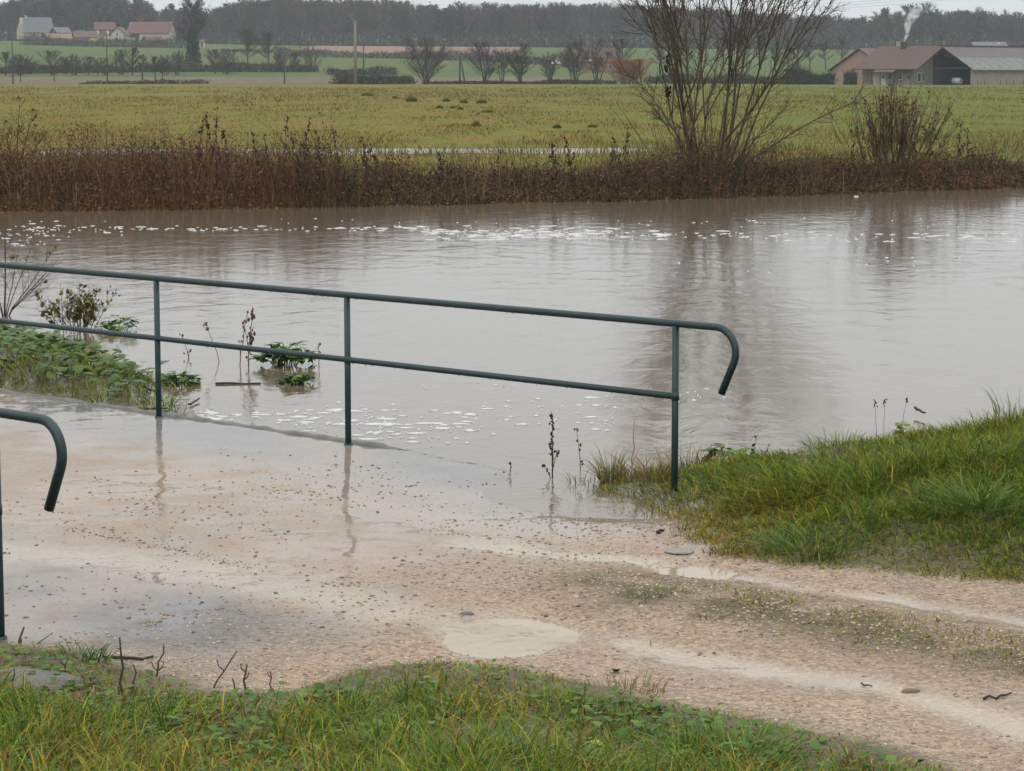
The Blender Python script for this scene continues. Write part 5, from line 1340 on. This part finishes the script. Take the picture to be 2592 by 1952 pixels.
# ------------------------------------------------------------------ buildings
def poly_mesh(name, V, F, mat, parent):
    me = bpy.data.meshes.new(name); me.from_pydata([tuple(v) for v in V], [], F); me.update()
    return link(name, me, mat, parent)
def boxp(name, x0, x1, y0, y1, z0, z1, mat, parent):
    V = [(x, y, z) for x in (x0, x1) for y in (y0, y1) for z in (z0, z1)]
    return poly_mesh(name, V, [(0, 1, 3, 2), (4, 6, 7, 5), (0, 4, 5, 1), (2, 3, 7, 6), (0, 2, 6, 4), (1, 5, 7, 3)], mat, parent)
def gable_walls(name, x0, x1, w, eave, ridge, mat, parent):
    V = []
    for x in (x0, x1): V += [(x, -w, 0), (x, w, 0), (x, w, eave), (x, 0, ridge), (x, -w, eave)]
    V = [(a, b, c - (.5 if c == 0 else 0)) for a, b, c in V]
    F = [(0, 4, 3, 2, 1), (5, 6, 7, 8, 9), (0, 5, 9, 4), (1, 2, 7, 6), (4, 9, 8, 3), (3, 8, 7, 2)]
    return poly_mesh(name, V, F, mat, parent)
def roof_slab(name, x0, x1, w0, z0, w1, z1, th, mat, parent, xr0=None, xr1=None):
    """sloping slab from (y=w0, z=z0) down to (y=w1, z=z1); ridge may be shorter (hipped)"""
    a0 = x0 if xr0 is None else xr0; a1 = x1 if xr1 is None else xr1
    V = [(a0, w0, z0), (a1, w0, z0), (x1, w1, z1), (x0, w1, z1)]
    V += [(x, y, z - th) for x, y, z in V]
    return poly_mesh(name, V, [(0, 1, 2, 3), (7, 6, 5, 4), (0, 4, 5, 1), (1, 5, 6, 2), (2, 6, 7, 3), (3, 7, 4, 0)], mat, parent)
def window(parent, x, z, w, h, y, mat_f, mat_g, name='window'):
    f = boxp(name, x - w / 2, x + w / 2, y - .08, y + .1, z, z + h, mat_f, parent)
    boxp('pane', x - w / 2 + .1, x + w / 2 - .1, y - .12, y - .07, z + .1, z + h - .1, mat_g, f)
    return f
def window_end(parent, y, z, w, h, x, sgn, mat_f, mat_g, name='window'):
    f = boxp(name, x - .08, x + .08, y - w / 2, y + w / 2, z, z + h, mat_f, parent)
    boxp('pane', x + sgn * .07, x + sgn * .12, y - w / 2 + .1, y + w / 2 - .1, z + .1, z + h - .1, mat_g, f)
def tile_mat(name, c, ax=0, sc=3.0):
    m, nt, b = new_mat(name); N, K = nt.nodes.new, nt.links.new
    tc = N('ShaderNodeTexCoord'); wv = N('ShaderNodeTexWave'); wv.bands_direction = 'Z' if ax == 0 else 'X'; wv.inputs['Scale'].default_value = sc; wv.inputs['Distortion'].default_value = .6
    n = N('ShaderNodeTexNoise'); n.inputs['Scale'].default_value = 1.3; n.inputs['Detail'].default_value = 8
    K(tc.outputs['Object'], wv.inputs['Vector']); K(tc.outputs['Object'], n.inputs['Vector'])
    ml = N('ShaderNodeMath'); ml.operation = 'MULTIPLY_ADD'; ml.inputs[1].default_value = .3; K(wv.outputs['Fac'], ml.inputs[0]); K(n.outputs['Fac'], ml.inputs[2])
    mr = N('ShaderNodeMapRange'); mr.inputs[1].default_value = .3; mr.inputs[2].default_value = 1.0; mr.inputs[3].default_value = .6; mr.inputs[4].default_value = 1.35; K(ml.outputs[0], mr.inputs[0])
    vm = N('ShaderNodeVectorMath'); vm.operation = 'SCALE'; vm.inputs[0].default_value = c; K(mr.outputs[0], vm.inputs['Scale']); K(vm.outputs[0], b.inputs['Base Color'])
    b.inputs['Roughness'].default_value = .8
    return m
M_TILE = tile_mat('red_brown_tiles', (.072, .036, .029), 0, 1.6); M_TILE2 = tile_mat('orange_red_tiles', (.10, .040, .030), 0, 1.6); M_TILE3 = tile_mat('pinkish_tiles', (.10, .056, .046))
M_SLATE = tile_mat('grey_slates', (.10, .108, .115)); M_SHEET = tile_mat('weathered_roof_sheets', (.145, .138, .135), 1, .9); M_SHEETD = tile_mat('brown_grey_roof_sheets', (.10, .08, .078), 1, .9)
M_PINK = plain('pink_render', (.27, .175, .14), .9, .15, .6); M_CREAM = plain('cream_render', (.30, .265, .205), .9, .2, .5); M_WHITE = plain('white_render', (.36, .34, .31), .9, .18, .5)
M_GREYW = plain('grey_render', (.19, .175, .16), .9, .2, .5); M_BLOCK = plain('block_wall', (.22, .185, .155), .9, .25, 1.5); M_DARKW = plain('dark_timber_and_bay_shade', (.045, .036, .03), .9, .2)  # the dark timber colour also serves as shade inside the open barn
M_GLASS = plain('dark_glass_and_shed_shade', (.03, .035, .04), .15, .1); M_FRAME = plain('white_frames', (.55, .54, .52), .6, .05); M_SHUT = plain('pale_green_shutters', (.42, .48, .34), .8, .1); M_YEL = plain('ochre_render', (.42, .29, .14), .9, .1)
M_BRICK = plain('brown_brick', (.20, .12, .08), .9, .2)

# the farm: facade plane looks to the left front (local -y), its ridge end meets the open barn
FY = 470.0; fo = meadow_at(2386, FY); kf = FY / FOCAL; YAW = R(-45)
# main house, local x from -15 to 0 along its ridge
h = empty('farmhouse', fo, YAW); tag(h, 'farmhouse with a wide red brown tiled roof and smoking chimney', 'house')
poly_mesh('wall', [(-14.2, -6.4, -.5), (-2.4, -6.4, -.5), (-2.4, 6, -.5), (-14.2, 6, -.5), (-14.2, -6.4, 3.4), (-2.4, -6.4, 3.4), (-2.4, 6, 3.4), (-14.2, 6, 3.4), (-14.2, 0, 6.9), (-2.4, 0, 6.9)],
          [(0, 1, 5, 4), (2, 3, 7, 6), (1, 2, 6, 9, 5), (3, 0, 4, 8, 7), (4, 5, 9, 8), (6, 7, 8, 9)], M_GREYW, h)
rf = roof_slab('roof', -15, .1, 0, 7.4, -8.4, 3.05, .22, M_TILE, h)
boxp('chimney', -11.2, -10.5, .3, 1.0, 6.6, 8.3, M_CREAM, rf); boxp('chimney', -9.2, -8.3, -1.1, -.3, 6.5, 8.2, M_DARKW, rf)
roof_slab('back_roof', -15, .1, 0, 7.4, 7.8, 3.05, .22, M_TILE, h)
roof_slab('porch_roof', -9.5, -4.8, -7.6, 3.25, -9.4, 2.45, .18, M_TILE, h)
d = boxp('door', -9.6, -8.5, -6.52, -6.38, 0, 2.3, M_FRAME, h); boxp('door_pane', -9.35, -8.75, -6.58, -6.51, 1.2, 2.0, M_GLASS, d)
boxp('door', -13.0, -11.9, -6.52, -6.38, 0, 2.3, M_BRICK, h)
boxp('wall_panel', -8.2, -6.9, -6.5, -6.38, 0, 2.6, M_WHITE, h); boxp('wall_panel', -11.6, -10.0, -6.5, -6.38, 0, 2.6, M_WHITE, h)
window(h, -7.5, 1.0, .9, 1.3, -6.5, M_FRAME, M_GLASS); window(h, -5.2, 1.0, .9, 1.3, -6.4, M_FRAME, M_GLASS)
window_end(h, -4.4, .6, 1.0, 1.7, -2.4, 1, M_FRAME, M_GLASS); window_end(h, -3.1, .6, .6, 1.7, -2.4, 1, M_FRAME, M_GLASS)
# open barn, ridge runs back from the same point
b = empty('open_barn', fo, YAW); tag(b, 'long barn with an open gable end and grey sheet roof at the right edge', 'barn')
poly_mesh('side_wall', [(6.7, 0.3, -.5), (6.9, 0.3, -.5), (6.9, 27, -.5), (6.7, 27, -.5), (6.7, .3, 3.05), (6.9, .3, 3.05), (6.9, 27, 3.05), (6.7, 27, 3.05)], [(0, 1, 5, 4), (1, 2, 6, 5), (2, 3, 7, 6), (3, 0, 4, 7)], M_BLOCK, b)
boxp('inner_wall', -2.38, -2.2, .2, 27, -.5, 5.6, M_DARKW, b); boxp('side_shade_lining', 6.5, 6.68, .6, 11.8, -.5, 3.0, M_DARKW, b); boxp('shade_dark_floor', -2.2, 6.5, .1, 11.8, -.3, .02, M_DARKW, b); poly_mesh('back_wall', [(-2.2, 11.9, -.5), (6.7, 11.9, -.5), (6.7, 11.9, 2.9), (-2.2, 11.9, 5.6), (-2.2, 12.1, -.5), (6.7, 12.1, -.5), (6.7, 12.1, 2.9), (-2.2, 12.1, 5.6)], [(0, 1, 2, 3), (7, 6, 5, 4), (0, 4, 5, 1), (1, 5, 6, 2), (2, 6, 7, 3), (3, 7, 4, 0)], M_DARKW, b)  # dark lining, floor and walls put the open bay's shade into their colour
boxp('corner_pillar', 6.35, 6.95, -.1, .5, -.5, 2.95, M_BLOCK, b)
boxp('tie_beam', -2.2, 6.4, .05, .3, 3.05, 3.3, M_DARKW, b)
poly_mesh('gable_boards', [(.1, .1, 5.2), (2.35, .1, 5.2), (.1, .1, 6.95), (.1, .22, 5.2), (2.35, .22, 5.2), (.1, .22, 6.95)], [(0, 1, 2), (5, 4, 3), (0, 3, 4, 1), (1, 4, 5, 2), (2, 5, 3, 0)], M_DARKW, b)
def slope(name, y0, y1, t0, t1, mat, parent, lift=0.0):
    xa, za = 7.5 * t0, 7.35 - 4.5 * t0; xb, zb = 7.5 * t1, 7.35 - 4.5 * t1
    V = [(xa, y0, za + lift), (xa, y1, za + lift), (xb, y1, zb + lift), (xb, y0, zb + lift)]; V += [(x, y, z - .15) for x, y, z in V]
    return poly_mesh(name, V, [(3, 2, 1, 0), (4, 5, 6, 7), (0, 1, 5, 4), (1, 2, 6, 5), (2, 3, 7, 6), (3, 0, 4, 7)], mat, parent)
up = slope('upper_roof', -.7, 28, 0.0, .52, M_SHEETD, b)
for i in range(20): 
    sh = slope('roof_sheet', -.7 + i * 1.44, -.7 + i * 1.44 + 1.43, .50, 1.0, M_SHEET, b, .03 + .02 * (i % 2))
roof_slab('far_roof', -7.5, 0, 0, 0, 0, 0, .1, M_SHEETD, b) if False else None
poly_mesh('left_roof', [(0, 8.2, 7.35), (0, 28, 7.35), (-7.5, 28, 2.85), (-7.5, 8.2, 2.85), (0, 8.2, 7.2), (0, 28, 7.2), (-7.5, 28, 2.7), (-7.5, 8.2, 2.7)], [(0, 1, 2, 3), (7, 6, 5, 4), (0, 4, 5, 1), (1, 5, 6, 2), (2, 6, 7, 3), (3, 7, 4, 0)], M_SHEETD, b)
boxp('ridge_cap', -.25, .25, -.7, 28, 7.32, 7.5, M_TILE, b)
def tank():
    o = empty('water_tank', fo + Vector((math.cos(YAW) * 2.2 + math.sin(YAW) * -1.6, math.sin(YAW) * 2.2 + math.cos(YAW) * 1.6, 0)), YAW); tag(o, 'pale grey tank standing in the open barn', 'tank')
    s = Soup(); s.tube([(-.9, 0, .75), (-.88, 0, .75), (.88, 0, .75), (.9, 0, .75)], [.45, .62, .62, .45], 14, (.4, .42, .43)); s.build('vessel', tinted('tank_plastic', .5), o, True)
    for x in (-.6, .6): boxp('foot', x - .08, x + .08, -.4, .4, -.1, .25, M_DARKW, o)
tank()
# pink building, gable to the left front
po = meadow_at(2176, 491.0); ph = empty('pink_outbuilding', po, R(-45)); tag(ph, 'pink rendered building with a red gable roof beside the farmhouse', 'house')
poly_mesh('wall', [(-6.9, 0, -.5), (6.9, 0, -.5), (6.9, 14, -.5), (-6.9, 14, -.5), (-6.9, 0, 3.1), (6.9, 0, 3.1), (6.9, 14, 3.1), (-6.9, 14, 3.1), (0, 0, 6.9), (0, 14, 6.9)],
          [(0, 1, 5, 8, 4), (1, 2, 6, 5), (2, 3, 7, 9, 6), (3, 0, 4, 7), (5, 6, 9, 8), (4, 8, 9, 7)], M_PINK, ph)
for sg in (-1, 1):
    V = [(0, -.6, 7.15), (0, 14.5, 7.15), (sg * 7.7, 14.5, 2.75), (sg * 7.7, -.6, 2.75)]; V += [(x, y, z - .2) for x, y, z in V]
    poly_mesh('roof_slope', V, [(0, 1, 2, 3), (7, 6, 5, 4), (0, 4, 5, 1), (1, 5, 6, 2), (2, 6, 7, 3), (3, 7, 4, 0)], M_TILE3 if sg > 0 else M_TILE, ph)
for i, u in enumerate([2475, 2492, 2532, 2548, 2566, 2590]):
    p = meadow_at(u, 455.0); s = Soup(); s.tube([(0, 0, -.2), (0, 0, .5), (.02, 0, .95 + .1 * (i % 2))], .07, 6, (.08, .07, .06)); o = s.build('fence_post', M_BARK); o.location = p
    tag(o, ORD[i] + ' short fence post from the left before the long barn wall', 'fence post', 'fence posts by the barn')
# smoke from the chimney
def smoke():
    c = fo + Vector((math.cos(YAW) * -8.75 - math.sin(YAW) * -.7, math.sin(YAW) * -8.75 + math.cos(YAW) * -.7, 8.25))
    s = Soup(); n = 12; t = np.linspace(0, 1, n)
    P = np.stack([2.2 * t ** 1.1 + .25 * np.sin(t * 9), .3 * t, 6.6 * t], 1)
    s.tube(P, .22 + 1.25 * t ** 1.3, 16, (.8, .8, .8)); 
    m = bpy.data.materials.new('smoke_volume'); m.use_nodes = True; nt = m.node_tree; nt.nodes.clear()
    o_ = nt.nodes.new('ShaderNodeOutputMaterial'); v = nt.nodes.new('ShaderNodeVolumePrincipled'); v.inputs['Color'].default_value = (.93, .93, .94, 1)
    tc = nt.nodes.new('ShaderNodeTexCoord'); nz = nt.nodes.new('ShaderNodeTexNoise'); nz.inputs['Scale'].default_value = 1.1; nz.inputs['Detail'].default_value = 4
    sp = nt.nodes.new('ShaderNodeSeparateXYZ'); nt.links.new(tc.outputs['Object'], nz.inputs['Vector']); nt.links.new(tc.outputs['Object'], sp.inputs[0])
    fall = nt.nodes.new('ShaderNodeMapRange'); fall.inputs[1].default_value = 0; fall.inputs[2].default_value = 6.6; fall.inputs[3].default_value = 5.0; fall.inputs[4].default_value = .10; nt.links.new(sp.outputs['Z'], fall.inputs[0])
    mr = nt.nodes.new('ShaderNodeMapRange'); mr.inputs[1].default_value = .42; mr.inputs[2].default_value = .68; nt.links.new(nz.outputs['Fac'], mr.inputs[0])
    ml = nt.nodes.new('ShaderNodeMath'); ml.operation = 'MULTIPLY'; nt.links.new(mr.outputs[0], ml.inputs[0]); nt.links.new(fall.outputs[0], ml.inputs[1])
    nt.links.new(ml.outputs[0], v.inputs['Density']); nt.links.new(v.outputs[0], o_.inputs['Volume'])
    o = s.build('smoke', m); o.location = c; tag(o, 'white smoke drifting up from the farmhouse chimney', 'smoke', kind='stuff')
smoke()

def house(name, label, u, Y, yaw, Lh, Wh, eave, ridge, mw, mr_, cat='house', ov=.5, hip=0.0, z=0.0):
    p = hill_at(u, Y); p.z += z
    o = empty(name, p, R(yaw)); tag(o, label, cat)
    gable_walls('wall', -Lh / 2, Lh / 2, Wh / 2, eave, ridge - .15, mw, o)
    dz = (ridge - eave) / (Wh / 2) * ov
    f = roof_slab('roof', -Lh / 2 - ov, Lh / 2 + ov, 0, ridge + .1, -Wh / 2 - ov, eave - dz + .1, .2, mr_, o, -Lh / 2 - ov + hip, None)
    roof_slab('back_roof', -Lh / 2 - ov, Lh / 2 + ov, 0, ridge + .1, Wh / 2 + ov, eave - dz + .1, .2, mr_, o, -Lh / 2 - ov + hip, None)
    return o
# village on the slope
o = house('stone_house', 'cream house with a big grey roof at the far left of the village', 92, 1000, 28, 12.5, 9.5, 2.6, 8.2, M_CREAM, M_SLATE, hip=1.6, z=1.2)
boxp('chimney', -4.2, -3.5, -.4, .4, 7.6, 9.0, M_WHITE, o); window_end(o, -.6, 3.3, 1.4, 1.6, 6.25, 1, M_FRAME, M_GLASS); window(o, -2, .6, 1.2, 1.2, -4.75, M_FRAME, M_GLASS); boxp('door', 1, 2.2, -4.85, -4.7, 0, 2, M_DARKW, o)
o = house('lean_to_shed', 'dark open shed with a pale sloping roof beside the grey roofed house', 156, 985, 40, 6, 5, 2.6, 4.4, M_DARKW, M_SLATE, 'shed', z=1.2); boxp('opening_shade_panel', -2, 2, -2.6, -2.45, 0, 2.2, M_GLASS, o)  # dark panel on the front wall, painted shade for the open inside
o = house('low_shed', 'low cream shed with a brown roof in front of the dark shed', 150, 962, 15, 9.5, 5, 2.0, 3.6, M_CREAM, M_BRICK, 'shed'); boxp('door', 2.0, 3.2, -2.6, -2.45, 0, 1.8, M_DARKW, o)
o = house('pink_roof_house', 'low house with a pinkish tiled roof left of the white houses', 217, 965, 20, 8.5, 6, 2.5, 4.7, M_BRICK, M_TILE3); boxp('yellow_annex', 1.0, 3.6, -4.6, -2.9, -.3, 1.9, M_YEL, o); window(o, -2, .8, 1, 1, -3.05, M_FRAME, M_GLASS)
o = house('shuttered_house', 'two storey house with pale green shutters and red roof in the village', 268, 975, 10, 7.5, 7, 5.4, 8.0, M_BRICK, M_TILE2); 
for x in (-2.4, 1.4):
    boxp('shutter', x - .8, x + .1, -3.62, -3.5, .9, 2.6, M_SHUT, o); boxp('shutter', x - .8, x + .1, -3.62, -3.5, 3.4, 4.9, M_FRAME, o); window(o, x + .7, .9, .9, 1.5, -3.5, M_FRAME, M_GLASS)
o = house('white_house', 'white gabled house with a dark gable window in the village', 306, 958, 84, 8, 5.2, 4.0, 6.6, M_WHITE, M_TILE2)
window_end(o, 0, 3.2, .8, 1.3, -4.0, -1, M_FRAME, M_GLASS); window_end(o, 0.4, .5, 1.0, 2.0, -4.0, -1, M_BRICK, M_GLASS); boxp('side_wing', -3.6, 0, 2.7, 5.2, -.4, 2.8, M_WHITE, o); boxp('side_wing', -3.4, 0, -6.0, -3.2, -.4, 2.4, M_WHITE, o)
o = house('big_barn', 'large barn with a long bright red and brown roof in the village', 385, 1000, -8, 17.5, 10, 3.4, 7.6, M_WHITE, M_TILE2, 'barn', hip=1.0, z=.6)
boxp('barn_door', -8.3, -3.5, -5.12, -4.95, 0, 3.0, M_DARKW, o); window(o, 2.2, .8, 1.3, 1.3, -5.0, M_FRAME, M_GLASS); window(o, 5.0, .8, 1.3, 1.3, -5.0, M_FRAME, M_GLASS)
o = house('wooden_shed', 'small brown shed with a sloping roof in front of the red barn', 388, 945, 35, 6.5, 5, 1.9, 3.6, M_BRICK, M_TILE3, 'shed'); boxp('door', -2, -1, -2.6, -2.45, 0, 1.7, M_DARKW, o)
o = house('field_hut', 'tiny white hut at the right end of the village', 513, 930, 0, 1.8, 1.8, 2.0, 2.7, M_WHITE, M_TILE3, 'hut', .15); boxp('door', -.4, .4, -1.0, -.88, 0, 1.6, M_DARKW, o)
# the house behind the alders and the white car
o = house('gabled_house', 'brown roofed house half hidden behind the orange topped alders', 1515, 640, 30, 8.5, 8, 3.0, 6.2, M_BRICK, M_TILE); boxp('bargeboard', -5.0, -4.85, -4.2, -.1, 2.9, 3.3, M_FRAME, o); window(o, 1, .8, 1.2, 1.2, -4.0, M_FRAME, M_GLASS)
o = house('dark_shed', 'dark shed with a white corner left of the house behind the alders', 1442, 690, 10, 4.5, 4, 2.4, 3.1, M_DARKW, M_DARKW, 'shed', .3); boxp('corner_board', 2.15, 2.45, -2.1, -1.9, 0, 2.6, M_FRAME, o)
o = house('grey_barn', 'large pale grey barn roof behind the farm at the right edge', 2500, 800, 6, 10.5, 11, 1.6, 4.6, M_GREYW, M_SLATE, 'barn', z=0.5); boxp('skylight', 2.6, 3.3, -1.6, -.9, 3.9, 4.35, M_FRAME, o); boxp('door', -2, 1, -5.62, -5.45, 0, 1.5, M_DARKW, o)
def car():
    p = hill_at(1415, 705); o = empty('parked_car', p, R(20)); tag(o, 'white car parked beyond the alder clumps', 'car')
    V = [(-2, -.8, .35), (2, -.8, .35), (2, .8, .35), (-2, .8, .35), (-2, -.8, .95), (2, -.8, .85), (2, .8, .85), (-2, .8, .95)]
    F = [(3, 2, 1, 0), (4, 5, 6, 7), (0, 1, 5, 4), (1, 2, 6, 5), (2, 3, 7, 6), (3, 0, 4, 7)]
    mw = plain('white_car_paint', (.7, .7, .7), .25, .02); poly_mesh('body', V, F, mw, o)
    poly_mesh('cabin', [(-1.5, -.75, .92), (1.0, -.75, .88), (1.0, .75, .88), (-1.5, .75, .92), (-1.0, -.62, 1.5), (.3, -.62, 1.5), (.3, .62, 1.5), (-1.0, .62, 1.5)], F, mw, o)
    poly_mesh('windscreen', [(.36, -.6, 1.45), (.36, .6, 1.45), (1.02, .68, .93), (1.02, -.68, .93)], [(0, 3, 2, 1)], M_GLASS, o)
    boxp('side_window', -1.0, .4, -.76, -.66, 1.0, 1.4, M_GLASS, o)
    for x in (-1.25, 1.25):
        for y in (-.78, .78):
            s = Soup(); s.tube([(x, y - .1, .32), (x, y + .1, .32)], .32, 12, (.02, .02, .02)); s.build('wheel', M_BARK, o)
car()

# ------------------------------------------------------------------ damp air over the valley
def haze():
    V = [(x, y, z) for x in (-490, 490) for y in (-60, 1705) for z in (-3, 75)]
    F = [(0, 1, 3, 2), (4, 6, 7, 5), (0, 4, 5, 1), (2, 3, 7, 6), (0, 2, 6, 4), (1, 5, 7, 3)]
    m = bpy.data.materials.new('damp_air'); m.use_nodes = True; nt = m.node_tree; nt.nodes.clear()
    o_ = nt.nodes.new('ShaderNodeOutputMaterial'); v = nt.nodes.new('ShaderNodeVolumePrincipled')
    v.inputs['Color'].default_value = (.80, .90, 1.0, 1); v.inputs['Density'].default_value = HAZE
    nt.links.new(v.outputs[0], o_.inputs['Volume'])
    tag(poly_mesh('haze', V, F, m, None), 'thin damp haze over the whole valley', 'haze', kind='stuff')
HAZE = 0.00014
haze()
